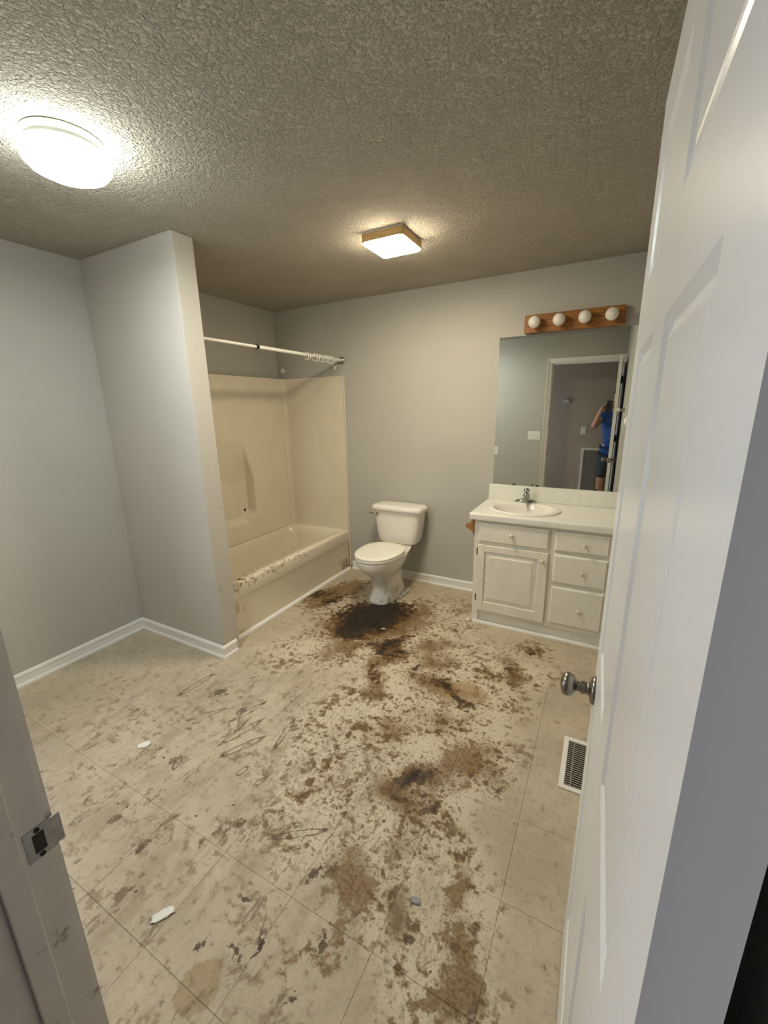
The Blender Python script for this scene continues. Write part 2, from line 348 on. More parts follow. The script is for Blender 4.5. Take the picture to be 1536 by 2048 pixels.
    base = mix(nt, mth(nt, 'MULTIPLY', gm, .5), base, (0.20, 0.145, 0.085))
    sm = mth(nt, 'MULTIPLY', fsz, ramp(nt, noise(nt, scaled(nt, P, (9, 3, 1), (0, 0, -.25)), 1.0, 5, .70), .48, .62, 0, .45))
    base = mix(nt, sm, base, (0.29, 0.23, 0.155))
    # outlines of dried drips
    rg = None
    for c in RG:
        d = mth(nt, 'MULTIPLY', ramp(nt, mth(nt, 'ABSOLUTE', mth(nt, 'SUBTRACT', dist(PS, c), 1.0)), .30, .05), c[5])
        rg = d if rg is None else mth(nt, 'MAXIMUM', rg, d)
    if rg is not None: base = mix(nt, mth(nt, 'MULTIPLY', rg, ramp(nt, n_fine, .36, .58, .35, .95)), base, (0.10, 0.068, 0.036))
    # spattered specks
    vo = N(nt, 'ShaderNodeTexVoronoi', feature='F1'); vo.inputs['Scale'].default_value = 21; L(nt, PS, vo.inputs['Vector'])
    sep = N(nt, 'ShaderNodeSeparateColor'); L(nt, vo.outputs['Color'], sep.inputs[0])
    sp = mth(nt, 'MULTIPLY', mth(nt, 'LESS_THAN', vo.outputs['Distance'], mth(nt, 'MULTIPLY', mth(nt, 'SUBTRACT', sep.outputs[0], .60), .34)), ramp(nt, mth(nt, 'MAXIMUM', fz, mth(nt, 'MULTIPLY', fs, .4)), .12, .5))
    base = mix(nt, mth(nt, 'MULTIPLY', sp, .85), base, (0.065, 0.038, 0.018))
    L(nt, base, bs.inputs['Base Color'])
    wet = mth(nt, 'MULTIPLY', dz, ramp(nt, n_fine, .35, .6))
    L(nt, mth(nt, 'SUBTRACT', .62, mth(nt, 'MULTIPLY', wet, .25)), bs.inputs['Roughness'])
    bs.inputs['Specular IOR Level'].default_value = .3
    hh = mth(nt, 'ADD', ramp(nt, noise(nt, P, 26, 4, .70), .42, .60), mth(nt, 'MULTIPLY', noise(nt, P, 90, 3), .35))
    bump(nt, bs, hh, 0.0012, .7)
    return mt
FLOOR_MATS = {}
def floor_mat(cx, cy):
    k = (int(cx//.61), int(-cy//.61))
    if k not in FLOOR_MATS: FLOOR_MATS[k] = mk_floor(k[0]*.61, k[0]*.61+.62, -k[1]*.61-.93, -k[1]*.61+.31)
    return FLOOR_MATS[k]

# ------------------------------------------------------------------ room shell
Y1, WT, XW = -1.6595, 0.128, 0.856           # wing wall: front face, thickness, free end
YT = Y1 + WT                                 # front of the tub alcove
def struct(name, bm, mat, label, cat, smooth=False):
    return tag(put(name, bm, mat, None, smooth), label, cat, kind='structure')
floor = struct('floor', B(-0.1, XR+0.1, YH, 0.1, -0.06, -0.0035), plain('floor_joint', (0.26, 0.20, 0.13), 0.8, var=.1, vscale=20), 'stained beige vinyl tile floor of the bathroom', 'floor')
TS = 0.305
def tile_mesh(wd, hd):
    bm = bmesh.new(); g = 0.0004; c = 0.0006
    a = [Vector((x, y, -0.0035)) for x, y in ((g, g), (wd-g, g), (wd-g, hd-g), (g, hd-g))]
    b = [Vector((p.x, p.y, -c)) for p in a]
    t = [Vector((x, y, 0)) for x, y in ((g+c, g+c), (wd-g-c, g+c), (wd-g-c, hd-g-c), (g+c, hd-g-c))]
    loft(bm, [a, b, t], False, True)
    bmesh.ops.recalc_face_normals(bm, faces=bm.faces[:])
    me = bpy.data.meshes.new('tile'); bm.to_mesh(me); bm.free(); return me
tiles = {}
ylines = [0.0, -0.075] + [-0.075-TS*i for i in range(1, 10)] + [YF+0.0, YH]
for i in range(10):
    x0, x1 = i*TS, min((i+1)*TS, XR)
    for ya, yb in zip(ylines, ylines[1:]):
        if x1 < 0.78 and yb > YT+0.02: continue                # under the tub
        if x0 > 2.13 and yb > -0.40: continue                  # under the vanity
        if ya <= YF+1e-6 and x1 < 2.16: continue               # only inside the doorway
        key = (round(x1-x0, 3), round(ya-yb, 3))
        if key not in tiles: tiles[key] = tile_mesh(*key)
        fm = floor_mat((x0+x1)/2, (ya+yb)/2)
        if not tiles[key].materials: tiles[key].materials.append(fm)
        o = link('tile', tiles[key], None, floor, loc=(x0, yb, 0.0))
        o.material_slots[0].link = 'OBJECT'; o.material_slots[0].material = fm
struct('floor_hall', B(0.5, 4.7, -4.2, YH, -0.06, -0.001), M['hallfloor'], 'brown floor of the hallway outside the door', 'floor')
ceiling = struct('ceiling', B(-0.1, XR+0.1, YH, 0.1, H, H+0.08), M['ceiling'], 'beige textured popcorn ceiling of the bathroom', 'ceiling')
struct('ceiling_hall', B(0.5, 4.7, -4.2, YH, H, H+0.08), M['ceiling'], 'ceiling of the hallway outside the door', 'ceiling')
struct('wall_back', B(-0.1, XR+0.1, 0, 0.1, 0, H), M['wall'], 'grey painted wall behind toilet and mirror', 'wall')
struct('wall_left', B(-0.1, 0, YF, 0, 0, H), M['wall'], 'grey painted wall on the left beside the partition', 'wall')
struct('wall_right', B(XR, XR+0.1, YF, 0, 0, H), M['wall'], 'grey painted wall behind the open door', 'wall')
struct('wall_partition', B(0, XW, Y1, YT, 0, H, r=0.004, seg=2), M['wall_end'], 'short grey partition wall in front of the bathtub', 'wall')
OL, OR, OT = 2.16, 2.998, 2.078              # door opening between jamb faces
bm = bmesh.new()
box(bm, -0.1, OL-0.018, YH, YF, 0, H); box(bm, OR+0.018, 4.7, YH, YF, 0, H); box(bm, OL-0.018, OR+0.018, YH, YF, OT+0.018, H)
struct('wall_front', bm, M['wall'], 'grey painted wall around the doorway, seen in the mirror', 'wall')
struct('wall_hall', B(0.5, 4.7, -4.2, -4.1, 0, H), M['hall'], 'taupe hallway wall opposite the door, seen in the mirror', 'wall')
struct('wall_hall_end', B(4.6, 4.7, -4.1, YH, 0, H), M['hall'], 'end wall of the hallway past the doorway', 'wall')
bm = bmesh.new(); box(bm, 0.5, 0.6, -4.1, -4.05, 0, H); box(bm, 0.5, 0.6, -3.25, YH, 0, H); box(bm, 0.5, 0.6, -4.05, -3.25, 2.1, H)
struct('wall_hall_opening', bm, M['hall'], 'unseen far hallway wall with an added opening for the fill lamp', 'wall')  # opening invented to let the added fill lamp shine into the hall
ld = bpy.data.lights.new('hall_fill', 'AREA'); ld.shape = 'RECTANGLE'; ld.size = 0.8; ld.size_y = 2.0; ld.energy = 30; ld.color = (0.88, 0.91, 1.0)  # added area lamp, stands in for the hall's unseen bluish light source
lo = bpy.data.objects.new('hall_fill_lamp', ld); COL.objects.link(lo); lo.location = (0.48, -3.65, 1.05); lo.rotation_euler = (0, -PI/2, 0)

# baseboards
PROF = [(0, 0), (.021, 0), (.021, .009), (.017, .017), (.012, .019), (.012, .056), (.015, .064), (.012, .076), (.004, .082), (0, .082)]
def bb(name, axis, wall, sgn, a, b, ma, mb, label):
    bm = bmesh.new(); extrude_profile(bm, [(wall+sgn*u, v) for u, v in PROF], axis, a, b, ma, mb)
    return struct(name, bm, M['trim'], label, 'baseboard')
bb('baseboard_left', 'y', 0, 1, YF, Y1, 0, 0, 'white baseboard along the left wall')
bb('baseboard_partition', 'x', Y1, -1, 0, XW, 0, 1, 'white baseboard along the face of the partition wall')
bb('baseboard_partition_end', 'y', XW, 1, Y1, YT-0.03, -1, 0, 'short white baseboard return on the partition end')
bb('baseboard_back', 'x', 0, -1, 0.79, 2.139, 0, 0, 'white baseboard between toilet and vanity')
bb('baseboard_right', 'y', XR, -1, YF+.02, -0.53, 0, 0, 'white baseboard behind the open door')
bb('baseboard_front', 'x', YF, 1, 0, 2.08, 0, 0, 'white baseboard under the light switches')
bb('baseboard_hall', 'x', -4.1, 1, 0.6, 4.6, 0, 0, 'white baseboard along the hallway wall')
bm = bmesh.new()
extrude_profile(bm, [(.757, 0), (.782, 0), (.781, .010), (.775, .018), (.766, .022), (.757, .022)], 'y', YT+0.045, -0.022)
struct('trim_2', bm, M['trim'], 'white quarter round strip along the foot of the bathtub', 'trim')

# door frame
def scuffed(name, col, marks, dirt=(0.20, 0.13, 0.07), sc=(1, 1, .3), nsc=26, lo=.66, hi=.74, rough=.4):
    mt, nt, bs = newmat(name); P = pos(nt)
    c = mix(nt, ramp(nt, noise(nt, P, 10, 3), .3, .7), col, tuple(v*.93 for v in col))
    f = ramp(nt, noise(nt, scaled(nt, P, sc), nsc, 5, .65), lo, hi, 0, marks)
    L(nt, mix(nt, f, c, dirt), bs.inputs['Base Color']); bs.inputs['Roughness'].default_value = rough
    return mt
M['jamb'] = scuffed('scuffed_jamb_paint', (0.60, 0.56, 0.50), .8, (0.20, 0.145, 0.09), (1, .6, .8), 22, .60, .70)
fr = thing('trim_1', 'white painted door frame with casing around the doorway', 'door frame', (OL, YF, 0), kind='structure')
put('jamb', B(OL-.018, OL, YH, YF, 0, OT+.018), M['jamb'], fr)
put('jamb', B(OR, OR+.018, YH, YF, 0, OT+.018), M['trim'], fr)
put('jamb', B(OL, OR, YH, YF, OT, OT+.018), M['trim'], fr)
put('door_stop', B(OL, OL+.010, -3.112, -3.079, 0, OT, r=.002), M['jamb'], fr)
put('door_stop', B(OR-.010, OR, -3.112, -3.079, 0, OT, r=.002), M['trim'], fr)
put('door_stop', B(OL+.010, OR-.010, -3.112, -3.079, OT-.010, OT, r=.002), M['trim'], fr)
CAS = [(0, .0), (.011, .0), (.014, .012), (.010, .020), (.016, .045), (.018, .060), (.008, .066), (0, .066)]   # (out of wall, across)
def casing(xa, sgn, wall, out, z1, wmax=.066):
    bm = bmesh.new()
    pr = [(wall+out*u, xa+sgn*min(v, wmax)) for u, v in CAS]
    loft(bm, [[Vector((x, y, 0)) for y, x in pr], [Vector((x, y, z1+abs(x-xa))) for y, x in pr]]); return bm
CL, CR, CT = OL-.008, OR+.008, OT+.008
put('casing', casing(CL, -1, YF, 1, CT), M['jamb'], fr); put('casing', casing(CR, 1, YF, 1, CT, XR-CR-.001), M['trim'], fr)
def headcas(wall, out, xr):
    bm = bmesh.new(); pr = [(wall+out*u, CT+v) for u, v in CAS]
    loft(bm, [[Vector((CL-(z-CT), y, z)) for y, z in pr], [Vector((min(CR+(z-CT), xr), y, z)) for y, z in pr]]); return bm
put('casing', headcas(YF, 1, XR-.001), M['trim'], fr)
put('casing', casing(CL, -1, YH, -1, CT), M['trim'], fr); put('casing', casing(CR, 1, YH, -1, CT), M['trim'], fr); put('casing', headcas(YH, -1, 9), M['trim'], fr)
# strike plate on the latch jamb
bm = bmesh.new()
prf = []
for i in range(9):
    t = i/8; y = -3.072 + t*.046
    prf.append((OL+.0012 - (0.0 if t < .75 else (t-.75)*.02), y))
yo0, yo1, zo0, zo1 = -3.062, -3.046, .868, .904
def sp_quad(ya, yb, za, zb):
    xa = OL+.0015
    box(bm, OL+.0002, xa, ya, yb, za, zb)
sp_quad(-3.072, yo0, .857, .915); sp_quad(yo1, -3.034, .857, .915); sp_quad(yo0, yo1, .857, zo0); sp_quad(yo0, yo1, zo1, .915)
box(bm, OL-.003, OL+.0012, -3.0345, -3.022, .859, .913, r=.0008, seg=1)
spl = put('strike_plate', bm, M['jamb_metal'], fr)
put('latch_hole', B(OL+.0001, OL+.0009, yo0, yo1, zo0, zo1), M['slot'], spl)
for z in (.8622, .9095):
    bm = bmesh.new(); lathe(bm, [(.0042, 0), (.0040, .0012), (.002, .0014)], align((OL+.0014, -3.054, z), (1, 0, 0)), 12)
    put('screw', bm, M['bronze'], spl)

# the door itself, swung open against the right wall (own frame: hinge pin at the origin, leaf along +y)
dr = thing('door_1', 'white six panel door standing open at the right edge', 'door', (2.982, -3.036, 0), kind='structure')
dr.rotation_euler = (0, 0, math.radians(1.0))
T0, T1, DW, DB, DT = -.037, -.002, .813, .012, 2.062
stile, mull = .112, .112
pys = [(stile, (DW-mull)/2), ((DW+mull)/2, DW-stile)]
pzs = [(.25, .83), (1.03, 1.638), (1.75, 1.955)]
bm = bmesh.new()
box(bm, T0, T1, 0, stile, DB, DT); box(bm, T0, T1, DW-stile, DW, DB, DT); box(bm, T0, T1, pys[0][1], pys[1][0], DB, DT)
zs = [DB] + [z for p in pzs for z in p] + [DT]
for ya, yb in pys:
    for za, zb in zip(zs[::2], zs[1::2]): box(bm, T0, T1, ya, yb, za, zb)
put('frame', bm, M['door'], dr, local=True)
for ya, yb in pys:
    for za, zb in pzs:
        bm = bmesh.new()
        for x0, s in ((T0, 1), (T1, -1)):
            def ringp(i, d): return [Vector((x0+s*d, ya+i, za+i)), Vector((x0+s*d, yb-i, za+i)), Vector((x0+s*d, yb-i, zb-i)), Vector((x0+s*d, ya+i, zb-i))]
            loft(bm, [ringp(0, .0), ringp(.004, .0035), ringp(.009, .0075), ringp(.013, .0078), ringp(.024, .0030), ringp(.028, .0022)], False, True)
        put('panel', bm, M['door'], dr, local=True)
KP = [(.033, 0), (.033, .004), (.028, .009), (.016, .012), (.0125, .016), (.0125, .020), (.0145, .021), (.0145, .030), (.0115, .031), (.0115, .038), (.017, .042), (.024, .047), (.0275, .055), (.0272, .062), (.023, .069), (.013, .073), (.004, .074)]
for x0, d in ((T0, -1), (T1, 1)):
    bm = bmesh.new(); s = 1.0 if d < 0 else .66
    lathe(bm, [(r, h*s) for r, h in KP], align((x0, DW-.063, .905), (d, 0, 0)), 28)
    kb = put('door_knob', bm, M['nickel'], dr, 50, local=True)
put('latch_plate', B(-.033, -.006, DW, DW+.0012, .878, .935), M['nickel'], dr, local=True)
for z in (.28, 1.10, 1.84):
    bm = bmesh.new(); lathe(bm, [(.006, -.05), (.007, -.048), (.007, .048), (.006, .05)], Matrix.Translation((.0, .0, z)), 12)
    box(bm, -.034, -.002, -.0012, -.0001, z-.044, z+.044)
    box(bm, .0005, .0145, -.0035, -.0015, z-.044, z+.044); box(bm, .0130, .0150, -.034, -.0015, z-.044, z+.044)
    put('hinge', bm, M['bronze'], dr, local=True)

# ------------------------------------------------------------------ bathtub and surround
def mk_acrylic(name, col, stains):
    mt, nt, bs = newmat(name); P = pos(nt)
    c = mix(nt, ramp(nt, noise(nt, P, 4, 3), .3, .7), col, tuple(v*.95 for v in col))
    if stains:
        sx = N(nt, 'ShaderNodeSeparateXYZ'); L(nt, P, sx.inputs[0])
        rim = mth(nt, 'MULTIPLY', ramp(nt, sx.outputs[0], .64, .70), ramp(nt, sx.outputs[1], -.55, -.85))
        rim = mth(nt, 'MULTIPLY', rim, ramp(nt, sx.outputs[2], .30, .38))
        inner = mth(nt, 'MULTIPLY', ramp(nt, sx.outputs[2], .34, .15), ramp(nt, sx.outputs[0], .70, .60))
        n1 = noise(nt, scaled(nt, P, (1.6, .7, 1)), 30, 6, .68)
        c = mix(nt, mth(nt, 'MULTIPLY', rim, ramp(nt, n1, .53, .63, 0, .9)), c, (.16, .085, .04))
        c = mix(nt, mth(nt, 'MULTIPLY', rim, ramp(nt, noise(nt, P, 9, 4), .48, .66, 0, .5)), c, (.46, .34, .22))
        c = mix(nt, mth(nt, 'MULTIPLY', inner, ramp(nt, noise(nt, P, 24, 5, .65), .63, .72, 0, .8)), c, (.14, .08, .04))
        foot = mth(nt, 'MULTIPLY', ramp(nt, sx.outputs[1], -.26, -.10), mth(nt, 'MULTIPLY', ramp(nt, sx.outputs[0], .74, .75), ramp(nt, sx.outputs[2], .16, .08)))
        c = mix(nt, mth(nt, 'MULTIPLY', foot, ramp(nt, noise(nt, P, 18, 4), .40, .56, 0, .8)), c, (.24, .14, .06))
        lft = mth(nt, 'MULTIPLY', ramp(nt, sx.outputs[1], -1.30, -1.45), ramp(nt, sx.outputs[0], .74, .75))
        c = mix(nt, mth(nt, 'MULTIPLY', lft, ramp(nt, noise(nt, scaled(nt, P, (1, 1, .4)), 22, 4), .50, .62, 0, .55)), c, (.36, .25, .15))
    L(nt, c, bs.inputs['Base Color']); bs.inputs['Roughness'].default_value = .22
    bs.inputs['Specular IOR Level'].default_value = .45
    return mt
M['tub'] = mk_acrylic('cream_acrylic_tub', (0.75, 0.685, 0.545), True)
M['surround'] = mk_acrylic('cream_acrylic_surround', (0.73, 0.665, 0.53), False)
TX, TZ = 0.768, 0.398
tub = thing('bathtub', 'cream acrylic bathtub with cracked dirty front rim', 'bathtub', (0.4, -0.76, 0))
def rrect(x0, x1, y0, y1, r, z, k=6):
    out = []
    for cx, cy, a0 in ((x1-r, y1-r, 0), (x0+r, y1-r, 90), (x0+r, y0+r, 180), (x1-r, y0+r, 270)):
        for i in range(k+1):
            a = math.radians(a0+90*i/k); out.append(Vector((cx+r*math.cos(a), cy+r*math.sin(a), z)))
    return out
bm = bmesh.new()
loft(bm, [rrect(.004, TX-.006, YT+.004, -.004, .004, TZ-.06), rrect(.004, TX, YT+.004, -.004, .006, TZ-.008), rrect(.008, TX-.008, YT+.008, -.008, .008, TZ),
          rrect(.085, TX-.075, YT+.10, -.075, .09, TZ-.001), rrect(.10, TX-.088, YT+.115, -.09, .09, TZ-.014), rrect(.115, TX-.10, YT+.15, -.105, .10, TZ-.10),
          rrect(.13, TX-.115, YT+.26, -.125, .11, .12), rrect(.16, TX-.145, YT+.32, -.16, .10, .075), rrect(.24, TX-.22, YT+.42, -.24, .06, .068)], False, True)
put('basin', bm, M['tub'], tub, 55)
bm = bmesh.new()
extrude_profile(bm, [(TX-.03, 0), (TX-.014, 0), (TX-.012, .265), (TX-.004, .29), (TX-.001, .30), (TX, TZ-.020), (TX-.002, TZ-.009), (TX-.03, TZ-.009)], 'y', YT+.004, -.004)
put('apron', bm, M['tub'], tub, 40)
def crack(pts, r=.0034):
    bm = bmesh.new(); tube(bm, pts, [r*.6] + [r]*(len(pts)-2) + [r*.4], 5); return put('crack', bm, M['slot'], tub)
crack([(.705, -1.365, TZ+.0003), (.735, -1.352, TZ+.0003), (TX-.009, -1.345, TZ), (TX-.0005, -1.345, TZ-.012), (TX, -1.34, TZ-.03)])
crack([(.725, -1.47, TZ+.0003), (.742, -1.475, TZ+.0003), (TX-.010, -1.452, TZ+.0003), (TX-.009, -1.436, TZ)], .003)
crack([(TX-.009, -.985, TZ), (TX-.0005, -.982, TZ-.014), (TX, -.962, TZ-.034)], .0028)
bm = bmesh.new(); lathe(bm, [(.022, 0), (.022, .002), (.016, .003)], Matrix.Translation((.40, -.31, .0685)), 20); put('drain', bm, M['chrome'], tub)
# surround: plan profile (along back end, left wall, front end) swept up, left panel has a moulded soap recess
ST = 1.832
plan = []
e, xs, rc = .022, .088, .04
for i in range(9): plan.append((TX-.002-(TX-.002-xs-rc)*i/8, -e, None))
for i in range(1, 7):
    a = math.radians(90+90*i/6); plan.append((xs+rc+rc*math.cos(a), -e-rc+rc*math.sin(a), None))
ys = [-e-rc-(1.53-2*(e+rc)-.002)*i/170 for i in range(1, 170)]
for y in ys: plan.append((xs, y, 'L'))
for i in range(7):
    a = math.radians(180+90*i/6); plan.append((xs+rc+rc*math.cos(a), YT+e+rc+rc*math.sin(a), None))
for i in range(1, 9): plan.append((xs+rc+(TX-.002-xs-rc)*i/8, YT+e, None))
zlist = [TZ-.001+(ST-TZ+.001)*i/90 for i in range(91)]
def recess(y, z):
    # back of the recess slopes: nothing at z=1.29, deepest just over the ledge at z=.61
    if z > 1.30 or z < .555: return 0.0
    t = (1.30-z)/(1.30-.61); t = min(t, 1.0)
    depth = .082*min(1.0, t*1.9)
    edge = -.62 + .085*min(1, t*2.0)                   # far edge leans out towards the bottom
    s = max(0.0, min(1.0, (edge-y)/.014))
    yl = -1.12; s2 = max(0.0, min(1.0, (y-yl)/.022))
    rr = 1.0
    if z < .69:                                        # rounded lower corner and soft ledge
        if z < .605: rr = max(0.0, (z-.555)/.05)
        dy = max(0.0, y-(edge-.085)); dz = max(0.0, .69-z)
        if dy > 0 and math.hypot(dy/.085, dz/.085) > 1: rr *= max(0.0, 1-(math.hypot(dy/.085, dz/.085)-1)*5)
    return depth*s*s2*rr
bm = bmesh.new(); rings = []
for z in zlist:
    tp = (ST-z)
    ring = []
    for x, y, k in plan:
        xx = x
        if k == 'L': xx = x - recess(y, z) + .006*(1-math.exp(-max(0, 1.72-z)*14))
        ring.append(Vector((xx, y, z)))
    rings.append(ring)
top = [Vector((p.x if abs(p.y+e) < .001 or abs(p.y-YT-e) < .001 else max(.001, p.x-.03), (-.001 if p.y > -.5 and p.x > .07 else (YT+.001 if p.y < -1.2 and p.x > .07 else p.y)), ST+.004)) for p in rings[-1]]
rings.append(top)
loft(bm, rings, False, False, closed=False)
su = thing('tub_surround', 'cream moulded shower surround with recessed soap ledge', 'surround', (.05, -.76, TZ))
put('panel', bm, M['surround'], su, 45)
put('edge_flange', B(TX-.004, TX+.006, -.019, -.001, .03, ST+.003, r=.003), M['surround'], su)
bm = bmesh.new(); lathe(bm, [(.012, 0), (.012, .003), (.008, .005)], align((xs-.074, -.60, .66), (1, 0, 0)), 12); put('drain_hole', bm, M['slot'], su)

# shower rod and its rings
RX, RZ = .76, 1.962
rod = thing('shower_curtain_rod', 'thin white telescoping shower curtain rod over the bathtub', 'curtain rod', (RX, -.76, RZ))
bm = bmesh.new(); tube(bm, [(RX, YT+.004, RZ), (RX, -.99, RZ)], .0095, 14); put('inner_tube', bm, M['plastic'], rod, 40)
bm = bmesh.new(); tube(bm, [(RX, -1.03, RZ), (RX, -.012, RZ)], .0125, 14); put('outer_tube', bm, M['plastic'], rod, 40)
bm = bmesh.new(); lathe(bm, [(.0138, 0), (.0145, .004), (.0145, .018), (.0138, .022)], align((RX, -1.04, RZ), (0, 1, 0)), 16); put('collar', bm, M['bronze'], rod)
for y, d in ((-.001, -1), (YT+.001, 1)):
    bm = bmesh.new(); lathe(bm, [(.030, 0), (.030, .006), (.022, .014), (.015, .020)], align((RX, y, RZ), (0, d, 0)), 20); put('end_cap', bm, M['jamb_metal'], rod, 40)
bm = bmesh.new()
tube(bm, [(.027*math.cos(2*PI*i/18), 0, .027*math.sin(2*PI*i/18)) for i in range(18)], .0036, 6, closed=True)
bmesh.ops.recalc_face_normals(bm, faces=bm.faces[:])
rme = bpy.data.meshes.new('curtain_ring'); bm.to_mesh(rme); bm.free(); rme.materials.append(plain('clear_ring_plastic', (.86, .85, .80), .12, var=.02))
for i, y in enumerate((-.505, -.475, -.40, -.372, -.325, -.287, -.262, -.225, -.19, -.155)):
    o = link('curtain_ring', rme, None, None, True, loc=(RX, y, RZ-.0102))
    o.rotation_euler = (random.uniform(-.03, .03), 0, random.uniform(-.4, .4))
    nth = ('tenth', 'ninth', 'eighth', 'seventh', 'sixth', 'fifth', 'fourth', 'third', 'second', 'first')[i]
    tag(o, nth + ' clear plastic curtain ring on the rod, counted from the back wall', 'curtain ring', 'curtain rings on the shower rod')
bm = bmesh.new()
tube(bm, [(.672, -.004, 1.905), (.675, -.02, 1.90), (.69, -.03, 1.895), (.70, -.028, 1.905), (.703, -.012, 1.925)], .006, 8)
box(bm, .655, .682, -.006, -.0005, 1.885, 1.925, r=.002, seg=1)
tag(put('wall_hook', bm, M['plastic'], None, 40), 'small white plastic hook on the wall under the rod end', 'hook')
bm = bmesh.new(); lathe(bm, [(.024, 0), (.024, .004), (.018, .009), (.006, .011)], align((.064, -.0005, 1.911), (0, -1, 0)), 20)
tag(put('pipe_cap', bm, M['plastic'], None, 40), 'round white cap on the wall above the shower surround corner', 'pipe cap')

# ------------------------------------------------------------------ ceiling lamps
DC = (1.19, -2.285)
dl = thing('ceiling_light', 'lit round dome ceiling light with white base on the popcorn ceiling', 'ceiling light', (*DC, H))
bm = bmesh.new(); lathe(bm, [(.104, 0), (.119, -.003), (.119, -.018), (.113, -.022), (.113, -.034), (.124, -.037), (.124, -.0415)], Matrix.Translation((*DC, H)), 48); put('base_ring', bm, M['base_ring'], dl, 40)
bm = bmesh.new()
lathe(bm, [(.1285, -.042), (.131, -.050), (.1305, -.060), (.125, -.076), (.111, -.091), (.087, -.102), (.055, -.109), (.02, -.112), (.003, -.1123)], Matrix.Translation((*DC, H)), 48, False, True)
put('glass_dome', bm, M['dome'], dl, True)
bl = bpy.data.lights.new('dome_disc_lamp', 'AREA'); bl.shape = 'DISK'; bl.size = .16; bl.energy = DISC_W; bl.color = (0.96, 1.0, 0.94)  # added disc lamp below the glass, carries the dome's downward light
bo = bpy.data.objects.new('dome_disc_lamp', bl); COL.objects.link(bo); bo.location = (DC[0], DC[1], H-.1145)
SC = (1.772, -1.0)
sl = thing('ceiling_light', 'lit square ceiling light with pale wood trim', 'ceiling light', (*SC, H))
hx, hy = .118, .124
put('backplate', B(SC[0]-hx+.004, SC[0]+hx-.004, SC[1]-hy+.004, SC[1]+hy-.004, H-.006, H), M['base_ring'], sl)
for a in ((-hx, hx, -hy, -hy+.014), (-hx, hx, hy-.014, hy), (-hx, -hx+.014, -hy+.0142, hy-.0142), (hx-.014, hx, -hy+.0142, hy-.0142)):
    put('wood_rail', B(SC[0]+a[0], SC[0]+a[1], SC[1]+a[2], SC[1]+a[3], H-.048, H-.0062, r=.002, seg=1), M['oak_pale'], sl)
bm = bmesh.new()
rs = []
for ins, z in ((.0, -.046), (.0, -.052), (.006, -.058), (.03, -.063), (.07, -.066)):
    rs.append(rrect(SC[0]-hx+.0+ins, SC[0]+hx-ins, SC[1]-hy+ins, SC[1]+hy-ins, .02, H+z, 4))
loft(bm, rs, True, True); put('glass_panel', bm, M['square'], sl, 50)

# vanity light bar
vb = thing('vanity_light_bar', 'oak vanity light bar with four round bulbs above the mirror', 'light bar', (2.617, 0, 2.09))
LX0, LX1, LZ0, LZ1 = 2.312, 2.924, 2.032, 2.148
put('backboard', B(LX0, LX1, -.045, -.001, LZ0, LZ1, r=.004, seg=1), M['oak'], vb)
bm = bmesh.new(); lathe(bm, [(.020, 0), (.020, .012), (.0165, .016)], align((0, 0, 0), (0, -1, 0)), 20)
bmesh.ops.recalc_face_normals(bm, faces=bm.faces[:]); sme = bpy.data.meshes.new('socket'); bm.to_mesh(sme); bm.free(); sme.materials.append(M['brass'])
bm = bmesh.new()
pr = [(.013, .0), (.014, .012)] + [(.039*math.sin(PI*t), .052-.039*math.cos(PI*t)) for t in [0.13+.87*i/14 for i in range(14)]] + [(.0005, .091)]
lathe(bm, pr, align((0, 0, 0), (0, -1, 0)), 28, True, True)
bmesh.ops.recalc_face_normals(bm, faces=bm.faces[:]); bme = bpy.data.meshes.new('bulb'); bm.to_mesh(bme); bm.free(); bme.materials.append(M['bulb'])
for x in (2.385, 2.540, 2.694, 2.848):
    link('socket', sme, None, vb, 40, loc=(x, -.0452, 2.092)); link('bulb', bme, None, vb, True, loc=(x, -.0458, 2.092))

# mirror
mr = thing('wall_mirror', 'large frameless mirror above the vanity', 'mirror', (2.58, 0, .95))
put('mirror_glass', B(2.137, XR-.002, -.006, -.001, .9515, 2.025), M['mirror'], mr)
for x in (2.30, 2.47, 2.86): put('clip', B(x-.012, x+.012, -.0085, -.0062, .9512, .962, r=.0008, seg=1), M['slot'], mr)

# ------------------------------------------------------------------ vanity
VX0, VX1, VY = 2.142, XR-.002, -.50
FY = VY-.0195                                  # front plane of doors and drawers
M['cab_d'] = scuffed('dripped_cabinet_paint', (0.80, 0.76, 0.67), .6, (0.34, 0.24, 0.15), (1, 1, .22), 36, .66, .76, .42)
va = thing('vanity_cabinet', 'cream painted vanity cabinet with one door and three drawers', 'vanity', (2.58, -.25, 0))
bm = bmesh.new()
box(bm, VX0, VX0+.016, VY+.018, -.002, .0, .788); box(bm, VX1-.016, VX1, VY+.018, -.002, .0, .788); box(bm, VX0+.016, VX1-.016, VY+.018, -.02, .09, .106)
put('carcass', bm, M['cab'], va)
bm = bmesh.new()
for a in ((VX0, 2.185, .0, .788), (2.628, 2.680, .085, .788), (2.965, VX1, .0, .788), (2.185, 2.628, .755, .788), (2.185, 2.628, .605, .640), (2.185, 2.628, .085, .125), (2.680, 2.965, .755, .788), (2.680, 2.965, .605, .640), (2.680, 2.965, .385, .425), (2.680, 2.965, .085, .130)):
    box(bm, a[0], a[1], VY, VY+.018, a[2], a[3])
put('face_frame', bm, M['cab'], va)
put('toe_board', B(2.1852, 2.9648, VY+.014, VY+.024, .0, .0848), M['cab_d'], va)
bm = bmesh.new(); extrude_profile(bm, [(VY+.013, 0), (VY-.010, 0), (VY-.009, .010), (VY-.002, .020), (VY+.013, .020)], 'x', VX0+.01, VX1); put('shoe_strip', bm, M['trim'], va)
